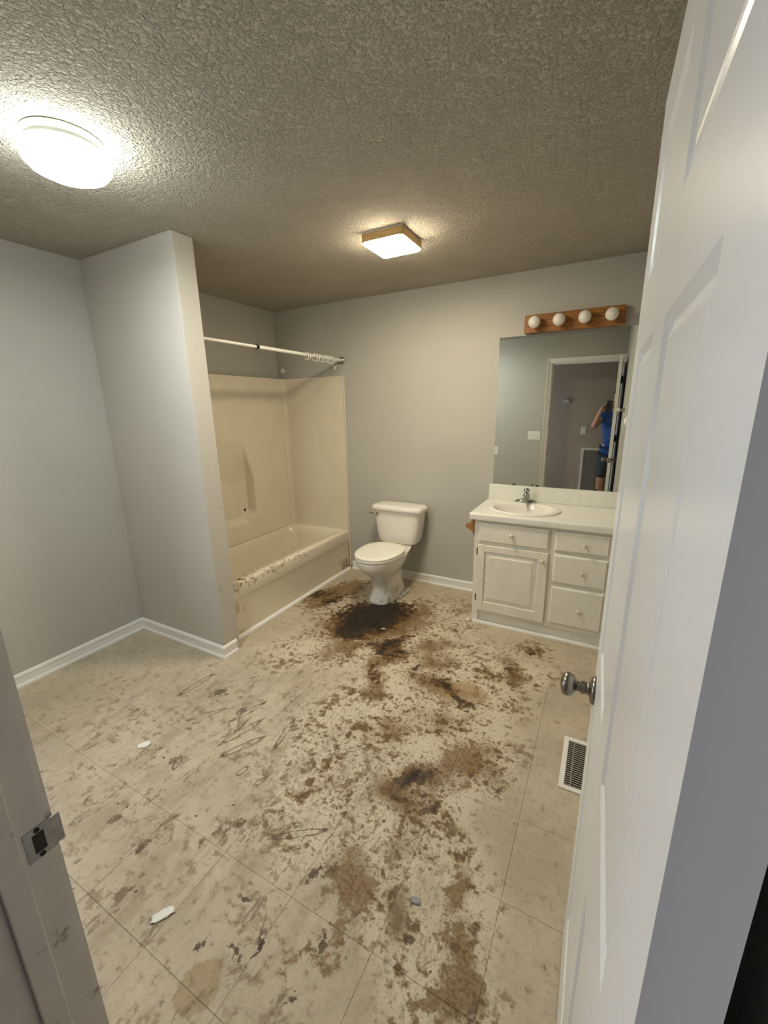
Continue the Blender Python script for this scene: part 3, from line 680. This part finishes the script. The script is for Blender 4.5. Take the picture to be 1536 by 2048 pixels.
def slab_front(x0, x1, z0, z1, nm, mat, inset=.012):
    bm = bmesh.new()
    def rg(i, y): return [Vector((x0+i, y, z0+i)), Vector((x1-i, y, z0+i)), Vector((x1-i, y, z1-i)), Vector((x0+i, y, z1-i))]
    loft(bm, [rg(0, VY-.0005), rg(0, VY-.010), rg(.003, VY-.0125), rg(inset, FY)])
    return put(nm, bm, mat, va)
KN = [(.0065, 0), (.005, .004), (.0048, .010), (.008, .013), (.0125, .018), (.0140, .023), (.0125, .028), (.007, .0315), (.001, .0325)]
def knob(x, z, par, y=FY):
    bm = bmesh.new(); lathe(bm, KN, align((x, y, z), (0, -1, 0)), 20); return put('knob', bm, M['brass'], par, 40)
d = slab_front(2.174, 2.637, .630, .768, 'false_drawer_front', M['cab_d']); knob(2.40, .703, d)
for z0, z1, kz in ((.634, .766, .696), (.415, .614, .509), (.122, .392, .249)):
    d = slab_front(2.669, 2.985, z0, z1, 'drawer', M['cab']); knob(2.845, kz, d)
# raised panel door
bm = bmesh.new(); X0, X1, Z0, Z1 = 2.174, 2.637, .112, .609; s = .048
def fb(x0, x1, z0, z1): box(bm, x0, x1, FY, VY-.0005, z0, z1, r=.0025, seg=1)
fb(X0, X0+s, Z0, Z1); fb(X1-s-.012, X1, Z0, Z1); fb(X0+s, X1-s-.012, Z1-s, Z1); fb(X0+s, X1-s-.012, Z0, Z0+s+.022)
cdoor = put('cabinet_door', bm, M['cab_d'], va)
bm = bmesh.new(); px0, px1, pz0, pz1 = X0+s-.001, X1-s-.011, Z0+s+.021, Z1-s+.001
def rg(i, y): return [Vector((px0+i, y, pz0+i)), Vector((px1-i, y, pz0+i)), Vector((px1-i, y, pz1-i)), Vector((px0+i, y, pz1-i))]
loft(bm, [rg(0, VY-.002), rg(0, VY-.008), rg(.006, VY-.008), rg(.034, FY+.004), rg(.036, FY+.0015)])
put('raised_panel', bm, M['cab_d'], cdoor); knob(2.606, .556, cdoor)
for z in (.553, .2):
    bm = bmesh.new(); box(bm, X0-.012, X0-.001, VY-.004, VY-.0003, z-.024, z+.024, r=.001, seg=1); lathe(bm, [(.004, -.026), (.004, .026)], Matrix.Translation((X0-.003, VY-.006, z)), 10)
    put('hinge', bm, M['bronze'], cdoor)

# countertop with an oval cut-out
ct = thing('countertop', 'white laminate countertop with backsplash on the vanity', 'countertop', (2.56, -.27, .79))
CX0, CX1, CY0, CZ0, CZ1 = 2.112, XR-.001, -.535, .790, .834
KX, KY, KRX, KRY = 2.425, -.285, .225, .185
bm = bmesh.new()
angs = sorted([2*PI*i/56 for i in range(56)] + [math.atan2(y-KY, x-KX) % (2*PI) for x in (CX0, CX1) for y in (CY0+.012, -.001)])
inn, out = [], []
for a in angs:
    c, s_ = math.cos(a), math.sin(a)
    inn.append((KX+KRX*c, KY+KRY*s_))
    ts = []
    if c > 1e-9: ts.append((CX1-KX)/c)
    if c < -1e-9: ts.append((CX0-KX)/c)
    if s_ > 1e-9: ts.append((-.001-KY)/s_)
    if s_ < -1e-9: ts.append((CY0+.012-KY)/s_)
    t = min(ts); out.append((KX+t*c, KY+t*s_))
loft(bm, [[Vector((x, y, CZ0)) for x, y in inn], [Vector((x, y, CZ1)) for x, y in inn], [Vector((x, y, CZ1)) for x, y in out], [Vector((x, y, CZ0)) for x, y in out], [Vector((x, y, CZ0)) for x, y in inn]], False, False)
M['counter_edge'] = scuffed('scratched_laminate_edge', (0.76, 0.75, 0.69), .8, (0.13, 0.08, 0.045), (1, 1, .16), 58, .68, .76, .3)
put('slab', bm, M['counter'], ct)
bm = bmesh.new(); pr = [(CY0+.0125, CZ0+.0)] + [(CY0+.012-.012*math.sin(t*PI/2)*1.0, CZ0+.002+.0*t) for t in (0, .5, 1)] + [(CY0, CZ0+.01), (CY0, CZ1-.014)] + [(CY0+.012-.012*math.cos(t*PI/2), CZ1-.012+.012*math.sin(t*PI/2)) for t in (.25, .5, .75, 1)] 
extrude_profile(bm, pr, 'x', CX0, CX1); put('front_edge', bm, M['counter_edge'], ct, 40)
put('backsplash', B(CX0, CX1, -.021, -.0015, CZ1+.0002, .950, r=.003, seg=2), M['counter'], ct)

# oval drop-in sink
sk = thing('sink', 'white oval drop-in sink in the vanity counter', 'sink', (KX, KY, .834))
bm = bmesh.new(); zt = CZ1
def er(rx, ry, z, dy=0): return sring(KX, KY+dy, z, rx, ry, ry, 2.0, 56)
loft(bm, [er(.246, .205, zt+.0006), er(.247, .206, zt+.006), er(.240, .199, zt+.012), er(.226, .186, zt+.013), er(.205, .150, zt+.011, -.022), er(.196, .142, zt+.002, -.022), er(.185, .133, zt-.03, -.022), er(.160, .115, zt-.085, -.022), er(.11, .08, zt-.125, -.02), er(.03, .03, zt-.138, -.015)], False, True)
put('basin', bm, M['porcelain'], sk, 60)
bm = bmesh.new(); lathe(bm, [(.021, 0), (.021, .002), (.012, .003)], Matrix.Translation((KX, KY-.015, zt-.1375)), 18); put('drain', bm, M['chrome'], sk)
FX, FYY, FZ = 2.412, -.105, zt+.0135
fc = thing('faucet', 'small chrome faucet with ball handle behind the sink', 'faucet', (FX, FYY, FZ))
bm = bmesh.new()
loft(bm, [sring(FX, FYY, FZ, .078, .026, .026, 2.6, 36), sring(FX, FYY, FZ+.008, .078, .026, .026, 2.6, 36), sring(FX, FYY, FZ+.016, .066, .022, .022, 2.4, 36), sring(FX, FYY, FZ+.022, .034, .021, .021, 2.2, 36), sring(FX, FYY, FZ+.036, .026, .024, .022, 2.1, 36), sring(FX, FYY, FZ+.060, .0235, .023, .023, 2.0, 36), sring(FX, FYY, FZ+.066, .017, .017, .017, 2.0, 36)])
put('body', bm, M['chrome'], fc, 50)
bm = bmesh.new(); tube(bm, [(FX, FYY-.012, FZ+.035), (FX, FYY-.05, FZ+.047), (FX, FYY-.088, FZ+.046), (FX, FYY-.108, FZ+.038), (FX, FYY-.112, FZ+.026)], [.016, .0145, .013, .012, .011], 14); put('spout', bm, M['chrome'], fc, True)
bm = bmesh.new(); lathe(bm, [(.008, 0), (.008, .004), (.018, .009), (.0235, .018), (.0235, .027), (.018, .036), (.008, .041), (.001, .042)], Matrix.Translation((FX, FYY, FZ+.064)), 20); put('ball_handle', bm, M['chrome'], fc, 50)

# wooden toilet paper holder on the vanity side
tp = thing('toilet_paper_holder', 'empty brown wooden toilet paper holder on the vanity side', 'paper holder', (VX0, -.42, .73))
put('backboard', B(VX0-.014, VX0-.0005, -.495, -.335, .665, .775, r=.003, seg=1), M['oak_tp'], tp)
for y in (-.485, -.352):
    bm = bmesh.new()
    pr2 = [(VX0-.014, .680), (VX0-.014, .762), (VX0-.035, .755), (VX0-.060, .742), (VX0-.072, .728), (VX0-.066, .712), (VX0-.045, .700)]
    loft(bm, [[Vector((x, y, z)) for x, z in pr2], [Vector((x, y+.014, z)) for x, z in pr2]]); put('arm', bm, M['oak_tp'], tp)

# ------------------------------------------------------------------ toilet
def mk_dirty_porcelain():
    mt, nt, bs = newmat('stained_porcelain'); P = pos(nt)
    sx = N(nt, 'ShaderNodeSeparateXYZ'); L(nt, P, sx.inputs[0])
    n1 = noise(nt, scaled(nt, P, (1, 1, .28)), 26, 5, .6); n2 = noise(nt, P, 12, 5, .65)
    low = ramp(nt, sx.outputs[2], .36, .10)
    f = mth(nt, 'MULTIPLY', low, ramp(nt, n1, .46, .72, 0, .6))
    c = mix(nt, f, (.80, .775, .71), (.40, .32, .23))
    f2 = mth(nt, 'MULTIPLY', ramp(nt, sx.outputs[2], .22, .02), ramp(nt, n2, .56, .68, 0, .7))
    c = mix(nt, f2, c, (.17, .10, .05))
    L(nt, c, bs.inputs['Base Color']); bs.inputs['Roughness'].default_value = .16; bs.inputs['Coat Weight'].default_value = .2
    return mt
M['porc_d'] = mk_dirty_porcelain()
TX0 = 1.372
tl = thing('toilet', 'white toilet with closed lid and stained pedestal', 'toilet', (TX0, -.35, 0))
bm = bmesh.new()
def tr(z, hw, yf, yb, n=2.3, cy=None):
    cy = (yf+yb)/2 if cy is None else cy
    return sring(TX0, cy, z, hw, cy-yf, yb-cy, n, 44)
loft(bm, [tr(.0, .108, -.585, -.165, 2.8), tr(.012, .110, -.588, -.16, 2.8), tr(.03, .104, -.575, -.165, 2.8), tr(.08, .097, -.555, -.18, 2.7), tr(.15, .093, -.545, -.20, 2.6), tr(.20, .098, -.565, -.20, 2.5), tr(.245, .118, -.615, -.20, 2.3, -.43), tr(.285, .146, -.665, -.20, 2.2, -.44),
          tr(.32, .168, -.70, -.19, 2.15, -.45), tr(.355, .178, -.718, -.17, 2.2, -.45), tr(.385, .181, -.722, -.10, 2.3, -.45), tr(.397, .178, -.718, -.08, 2.4, -.45), tr(.400, .168, -.708, -.08, 2.4, -.45)])
put('bowl', bm, M['porc_d'], tl, 60)
bm = bmesh.new()
box(bm, TX0-.095, TX0+.095, -.26, -.06, .36, .402, r=.012, seg=3); put('tank_shelf', bm, M['porcelain'], tl, 40)
def seatring(z, ins, n=2.25): return sring(TX0, -.47, z, .186-ins, .262-ins, .198-ins, n, 48)
bm = bmesh.new(); loft(bm, [seatring(.4015, .014), seatring(.4045, .012), seatring(.4055, 0), seatring(.417, 0), seatring(.4195, .006), seatring(.420, .016)]); put('seat', bm, M['seat'], tl, 50)
bm = bmesh.new(); loft(bm, [seatring(.4205, .016), seatring(.4225, .012), seatring(.4235, .001), seatring(.432, .001), seatring(.437, .008), seatring(.440, .04), seatring(.4405, .10)]); put('lid', bm, M['seat'], tl, 50)
for sx_ in (-.075, .075):
    put('hinge_cap', B(TX0+sx_-.02, TX0+sx_+.02, -.285, -.262, .402, .428, r=.006, seg=2), M['seat'], tl, 40)
def tk(z, hw, yf, yb, n=5): return sring(TX0, (yf+yb)/2, z, hw, ((yf+yb)/2-yf), (yb-(yf+yb)/2), n, 52)
bm = bmesh.new()
loft(bm, [tk(.404, .150, -.185, -.045), tk(.408, .172, -.205, -.035), tk(.425, .183, -.213, -.032), tk(.50, .196, -.218, -.028), tk(.60, .211, -.222, -.024), tk(.692, .222, -.226, -.022)]); put('tank', bm, M['porcelain'], tl, 50)
bm = bmesh.new()
loft(bm, [tk(.692, .224, -.232, -.018), tk(.697, .236, -.242, -.014), tk(.714, .238, -.244, -.013), tk(.728, .234, -.240, -.015, 4.5), tk(.736, .222, -.228, -.024, 4), tk(.739, .17, -.18, -.06, 3)]); put('tank_lid', bm, M['porcelain'], tl, 60)
bm = bmesh.new(); lathe(bm, [(.013, 0), (.013, .010), (.009, .014)], align((TX0-.168, -.2235, .662), (0, -1, 0)), 16)
tube(bm, [(TX0-.168, -.240, .662), (TX0-.19, -.246, .666), (TX0-.232, -.246, .668)], [.007, .0065, .008], 10); put('flush_handle', bm, M['chrome'], tl, 40)
for sx_ in (-.118, .118):
    bm = bmesh.new(); lathe(bm, [(.017, 0), (.016, .012), (.009, .019), (.001, .021)], Matrix.Translation((TX0+sx_, -.335, .012)), 16)
    box(bm, TX0+sx_-.022, TX0+sx_+.022, -.40, -.20, .0, .016, r=.006, seg=2); put('foot_flange', bm, M['porc_d'], tl, 40)
# ------------------------------------------------------------------ floor vent
FV = (2.862, 3.000, -1.688, -1.382)
fv = thing('floor_vent', 'white metal floor register beside the open door', 'floor vent', (2.94, -1.53, 0))
bm = bmesh.new()
x0, x1, y0, y1 = FV; b_ = .021
for a in ((x0, x0+b_, y0, y1), (x1-b_, x1, y0, y1), (x0+b_, x1-b_, y0, y0+b_), (x0+b_, x1-b_, y1-b_, y1)): box(bm, a[0], a[1], a[2], a[3], .0005, .006, r=.0015, seg=1)
put('frame', bm, M['trim'], fv)
put('dark_duct', B(x0+b_, x1-b_, y0+b_, y1-b_, .0004, .0012), M['slot'], fv)
M['slat'] = plain('vent_slat_paint', (.42, .40, .35), .5, var=.05)
ny = 22
sbm = B(x0+b_+.0005-2.93, x1-b_-.0005-2.93, -.0032, .0032, -.0004, .0004, M=Matrix.Rotation(-.35, 4, 'X')); bmesh.ops.recalc_face_normals(sbm, faces=sbm.faces[:])
slm = bpy.data.meshes.new('slat'); sbm.to_mesh(slm); sbm.free(); slm.materials.append(M['slat'])
for i in range(ny):
    link('slat', slm, None, fv, loc=(2.93, y0+b_+(y1-y0-2*b_)*(i+.5)/ny, .0036))
put('divider', B(2.905, 2.908, y0+b_, y1-b_, .0046, .0062), M['slat'], fv)

# ------------------------------------------------------------------ scraps on the floor
def scrap(name, cx, cy, lx, ly, rot, seed, mat, label, cat='scrap', lift=.006):
    rnd = random.Random(seed); bm = bmesh.new(); nx, ny_ = 7, 5; g = []
    for i in range(nx):
        row = []
        for j in range(ny_):
            u, v = i/(nx-1)-.5, j/(ny_-1)-.5
            e_ = 1-.22*rnd.random() if i in (0, nx-1) or j in (0, ny_-1) else 1
            x, y = u*lx*e_, v*ly*e_*(1-.5*abs(u)); z = .0012+lift*rnd.random()
            row.append((cx+x*math.cos(rot)-y*math.sin(rot), cy+x*math.sin(rot)+y*math.cos(rot), z))
        g.append(row)
    top = [[bm.verts.new(p) for p in r] for r in g]; bot = [[bm.verts.new((p[0], p[1], p[2]-.0009)) for p in r] for r in g]
    for i in range(nx-1):
        for j in range(ny_-1):
            bm.faces.new((top[i][j], top[i+1][j], top[i+1][j+1], top[i][j+1])); bm.faces.new((bot[i][j], bot[i][j+1], bot[i+1][j+1], bot[i+1][j]))
    ring = [(i, 0) for i in range(nx)] + [(nx-1, j) for j in range(1, ny_)] + [(i, ny_-1) for i in range(nx-2, -1, -1)] + [(0, j) for j in range(ny_-2, 0, -1)]
    for (a, b), (c, d_) in zip(ring, ring[1:]+ring[:1]): bm.faces.new((top[a][b], bot[a][b], bot[c][d_], top[c][d_]))
    return tag(put(name, bm, mat, None, True), label, cat)
scrap('paper_scrap', 1.085, -2.348, .060, .045, .9, 1, M['paper'], 'torn white paper scrap on the floor nearer the partition')
scrap('paper_scrap', 1.806, -2.742, .075, .034, 1.0, 2, M['paper'], 'larger white paper scrap on the floor near the doorway')
scrap('plastic_scrap', 2.503, -2.338, .032, .026, .3, 3, M['greyscrap'], 'small grey scrap among the stains in the foreground')
scrap('paper_scrap', 1.955, -2.955, .05, .03, .2, 5, M['paper'], 'pale paper scrap against the doorway jamb at the bottom edge')
scrap('paper_scrap', 1.612, -.90, .028, .018, .4, 6, M['paper'], 'tiny white flake lying in the dark stain by the toilet')
bm = bmesh.new(); lathe(bm, [(.012, 0), (.014, .006), (.013, .014), (.008, .020), (.001, .022)], Matrix.Translation((2.118, -.512, .0)), 12)
tag(put('bolt_cover', bm, M['plastic'], None, 40), 'small white lump on the floor at the foot of the vanity corner', 'cover')

# ------------------------------------------------------------------ fittings seen in the mirror
def switchplate(name, x, y, z, wd, hd, nsw, face, label):
    t = thing(name, label, 'light switch', (x, y, z))
    put('plate', B(x-wd/2, x+wd/2, y, y+face*.005, z-hd/2, z+hd/2, r=.0015, seg=1), M['plastic'], t)
    for i in range(nsw):
        cx = x+(i-(nsw-1)/2)*.046
        put('toggle', B(cx-.005, cx+.005, y+face*.005, y+face*.016, z-.008, z+.012, r=.0015, seg=1), M['plastic'], t)
switchplate('light_switch', 1.974, YF+.0005, 1.126, .165, .118, 3, 1, 'triple white light switch plate beside the door casing')
switchplate('light_switch', 1.437, YF+.0005, .90, .072, .118, 1, 1, 'single white switch plate farther from the doorway')
switchplate('light_switch', 2.555, -4.0995, 1.14, .075, .118, 1, 1, 'white light switch on the hallway wall')
th = thing('thermostat', 'round edged pale thermostat on the hallway wall', 'thermostat', (2.262, -4.1, 1.59))
bm = bmesh.new(); loft(bm, [[Vector((2.262+.062*c*k, -4.0995+d_, 1.59+.040*s2*k)) for c, s2 in [(math.copysign(abs(math.cos(t))**.6, math.cos(t)), math.copysign(abs(math.sin(t))**.6, math.sin(t))) for t in [2*PI*i/28 for i in range(28)]]] for k, d_ in ((1, 0), (1, .014), (.9, .022))])
put('case', bm, plain('beige_case', (.48, .44, .38), .5), th, 40)
put('display', B(2.238, 2.286, -4.078, -4.0765, 1.58, 1.606), M['plastic'], th)
gr = thing('return_air_grille', 'white return air grille low on the hallway wall', 'grille', (2.76, -4.1, .5))
gx0, gx1, gz0, gz1 = 2.555, 3.06, .14, .872
bm = bmesh.new()
for a in ((gx0, gx0+.035, gz0, gz1), (gx1-.035, gx1, gz0, gz1), (gx0+.035, gx1-.035, gz0, gz0+.035), (gx0+.035, gx1-.035, gz1-.035, gz1)): box(bm, a[0], a[1], -4.0995, -4.088, a[2], a[3])
put('frame', bm, M['plastic'], gr)
put('filter_backing', B(gx0+.035, gx1-.035, -4.0995, -4.0985, gz0+.035, gz1-.035), plain('grey_filter', (.22, .20, .17), .8), gr)
sb = B(gx0+.0355, gx1-.0355, -.006, .006, -.0008, .0008, M=Matrix.Rotation(-.6, 4, 'X')); bmesh.ops.recalc_face_normals(sb, faces=sb.faces[:])
gm = bpy.data.meshes.new('louvre'); sb.to_mesh(gm); sb.free(); gm.materials.append(plain('louvre_paint', (.45, .42, .37), .5))
for i in range(34): link('louvre', gm, None, gr, loc=(0, -4.0925, gz0+.045+(gz1-gz0-.09)*i/33))
hk = thing('towel_bar_post', 'white towel bar post on the wall behind the door', 'towel bar', (XR, -1.45, 1.486))
bm = bmesh.new(); lathe(bm, [(.024, 0), (.024, .006), (.014, .012), (.011, .03), (.013, .036)], align((XR-.0005, -1.45, 1.486), (-1, 0, 0)), 18); put('post', bm, M['jamb_metal'], hk, 40)
bm = bmesh.new(); lathe(bm, [(.010, 0), (.020, .008), (.023, .02), (.018, .032), (.004, .038)], align((XR-.036, -1.45, 1.486), (-1, 0, 0)), 18); put('finial', bm, M['porcelain'], hk, 40)

# ------------------------------------------------------------------ the photographer, seen in the mirror
def skinned(name, verts, edges, root, mat, parent, sub=2):
    me = bpy.data.meshes.new(name); me.from_pydata([v[:3] for v in verts], edges, [])
    o = link(name, me, mat, parent)
    md = o.modifiers.new('skin', 'SKIN'); md.use_smooth_shade = True
    for i, v in enumerate(verts):
        me.skin_vertices[0].data[i].radius = (v[3], v[4] if len(v) > 4 else v[3])
    for r in root: me.skin_vertices[0].data[r].use_root = True
    sb_ = o.modifiers.new('subdivision', 'SUBSURF'); sb_.levels = sub; sb_.render_levels = sub
    return o
PX, PY = 3.01, -3.66
pe = thing('person', 'person in blue shirt and dark shorts holding up a phone', 'person', (PX, PY, 0))
V, E_ = [], []
def av(x, y, z, r, r2=None, par=None):
    V.append((x, y, z, r, r2 or r)); i = len(V)-1
    if par is not None: E_.append((par, i))
    return i
pel = av(PX, PY, .97, .14, .11); sp1 = av(PX, PY, 1.10, .13, .10, pel); ch = av(PX, PY+.01, 1.28, .145, .11, sp1); nk0 = av(PX, PY, 1.42, .085, .075, ch); nk = av(PX, PY+.02, 1.50, .055, .058, nk0)
hd0 = av(PX-.005, PY+.045, 1.57, .066, .080, nk); hd1 = av(PX-.005, PY+.045, 1.65, .078, .095, hd0); hd2 = av(PX-.005, PY+.03, 1.725, .055, .07, hd1)
nose = av(PX-.005, PY+.135, 1.635, .014, .012, hd1)
ears = [av(PX-.005+s_*.082, PY+.035, 1.64, .012, .02, hd1) for s_ in (-1, 1)]
def arm(s_, sh, el, wr, hand_to, fdir):
    a = av(*sh, .058, .058, ch); b = av(*el, .043, .043, a); c = av(*wr, .028, .03, b)
    hv = Vector(hand_to)-Vector(wr); pm = av(*hand_to, .030, .017, c)
    side = hv.cross(Vector(fdir)).normalized()
    for k in range(4):
        off = (k-1.5)*.019; ln = (.036, .042, .040, .032)[k]
        p0 = Vector(hand_to)+hv.normalized()*.03+side*off; p1 = p0+hv.normalized()*ln*.7+Vector(fdir)*.01; p2 = p1+hv.normalized()*ln*.3+Vector(fdir)*.025
        i0 = av(*p0, .0095, .0095, pm); i1 = av(*p1, .0085, .0085, i0); av(*p2, .0075, .0075, i1)
    q0 = Vector(hand_to)-side*.03; q1 = q0-side*.018+hv.normalized()*.03
    i0 = av(*q0, .011, .011, pm); av(*q1, .0085, .0085, i0)
arm(-1, (PX-.185, PY-.005, 1.385), (2.705, PY+.12, 1.215), (2.775, -3.36, 1.435), (2.805, -3.315, 1.49), (.6, .6, 0))
arm(1, (PX+.185, PY-.005, 1.385), (3.24, PY+.14, 1.20), (3.02, -3.37, 1.42), (2.965, -3.315, 1.475), (-.6, .6, 0))
for s_ in (-1, 1):
    h_ = av(PX+s_*.10, PY, .90, .105, .11, pel); k_ = av(PX+s_*.135, PY+.02, .48, .058, .062, h_); cf = av(PX+s_*.14, PY-.02, .32, .056, .06, k_); an = av(PX+s_*.14, PY-.01, .085, .036, .038, cf); av(PX+s_*.15, PY+.13, .035, .042, .028, an)
skinned('body', V, E_, [0], M['skin'], pe)
sv = [(PX, PY, .74, .222, .16), (PX, PY, .95, .205, .15), (PX, PY, 1.10, .175, .135), (PX, PY+.01, 1.28, .185, .138), (PX, PY, 1.415, .115, .095),
      (PX-.195, PY-.005, 1.375, .082, .085), (PX-.232, PY+.05, 1.31, .070, .072), (PX+.195, PY-.005, 1.375, .082, .085), (PX+.225, PY+.05, 1.31, .070, .072)]
skinned('shirt', sv, [(0, 1), (1, 2), (2, 3), (3, 4), (3, 5), (5, 6), (3, 7), (7, 8)], [2], M['shirt'], pe)
hv_ = [(PX, PY, .90, .175, .14), (PX-.10, PY, .80, .115, .125), (PX-.135, PY+.01, .60, .105, .105), (PX-.145, PY+.02, .46, .100, .10), (PX+.10, PY, .80, .115, .125), (PX+.135, PY+.01, .60, .105, .105), (PX+.145, PY+.02, .46, .100, .10)]
skinned('shorts', hv_, [(0, 1), (1, 2), (2, 3), (0, 4), (4, 5), (5, 6)], [0], M['shorts'], pe)
bm = bmesh.new(); hc = Vector((PX-.005, PY+.025, 1.665))
loft(bm, [[hc + Vector((.094*math.cos(t)*math.cos(f_), .112*math.sin(t)*math.cos(f_), .098*math.sin(f_)))+Vector((0, -.01, 0)) for t in [2*PI*i/24 for i in range(24)]] for f_ in (.18, .4, .7, 1.0, 1.3, 1.5)], True, True)
put('hair', bm, M['hair'], pe, True)
for s_ in (-1, 1):
    bm = bmesh.new(); bmesh.ops.create_uvsphere(bm, u_segments=12, v_segments=8, radius=.011, matrix=Matrix.Translation((PX-.005+s_*.03, PY+.118, 1.655))); put('eye', bm, M['plastic'], pe, True)
    put('shoe', B(PX+s_*.145-.048, PX+s_*.145+.048, PY-.09, PY+.185, .0, .075, r=.03, seg=3), M['shoe'], pe, 50)
put('mouth', B(PX-.03, PX+.02, PY+.118, PY+.128, 1.588, 1.596, r=.003, seg=1), plain('lips', (.40, .16, .13), .5), pe)
ph = thing('smartphone', 'black smartphone held up by the person in the mirror', 'phone', (2.875, -3.27, 1.52))
put('case', B(2.838, 2.914, -3.262, -3.254, 1.425, 1.585, r=.003, seg=2), M['phone'], ph, 40)
put('screen', B(2.842, 2.910, -3.2635, -3.2622, 1.430, 1.580), M['phone'], ph)
bm = bmesh.new(); lathe(bm, [(.007, 0), (.007, .002), (.004, .0025)], align((2.898, -3.2538, 1.556), (0, 1, 0)), 14); put('lens', bm, M['chrome'], ph, 40)
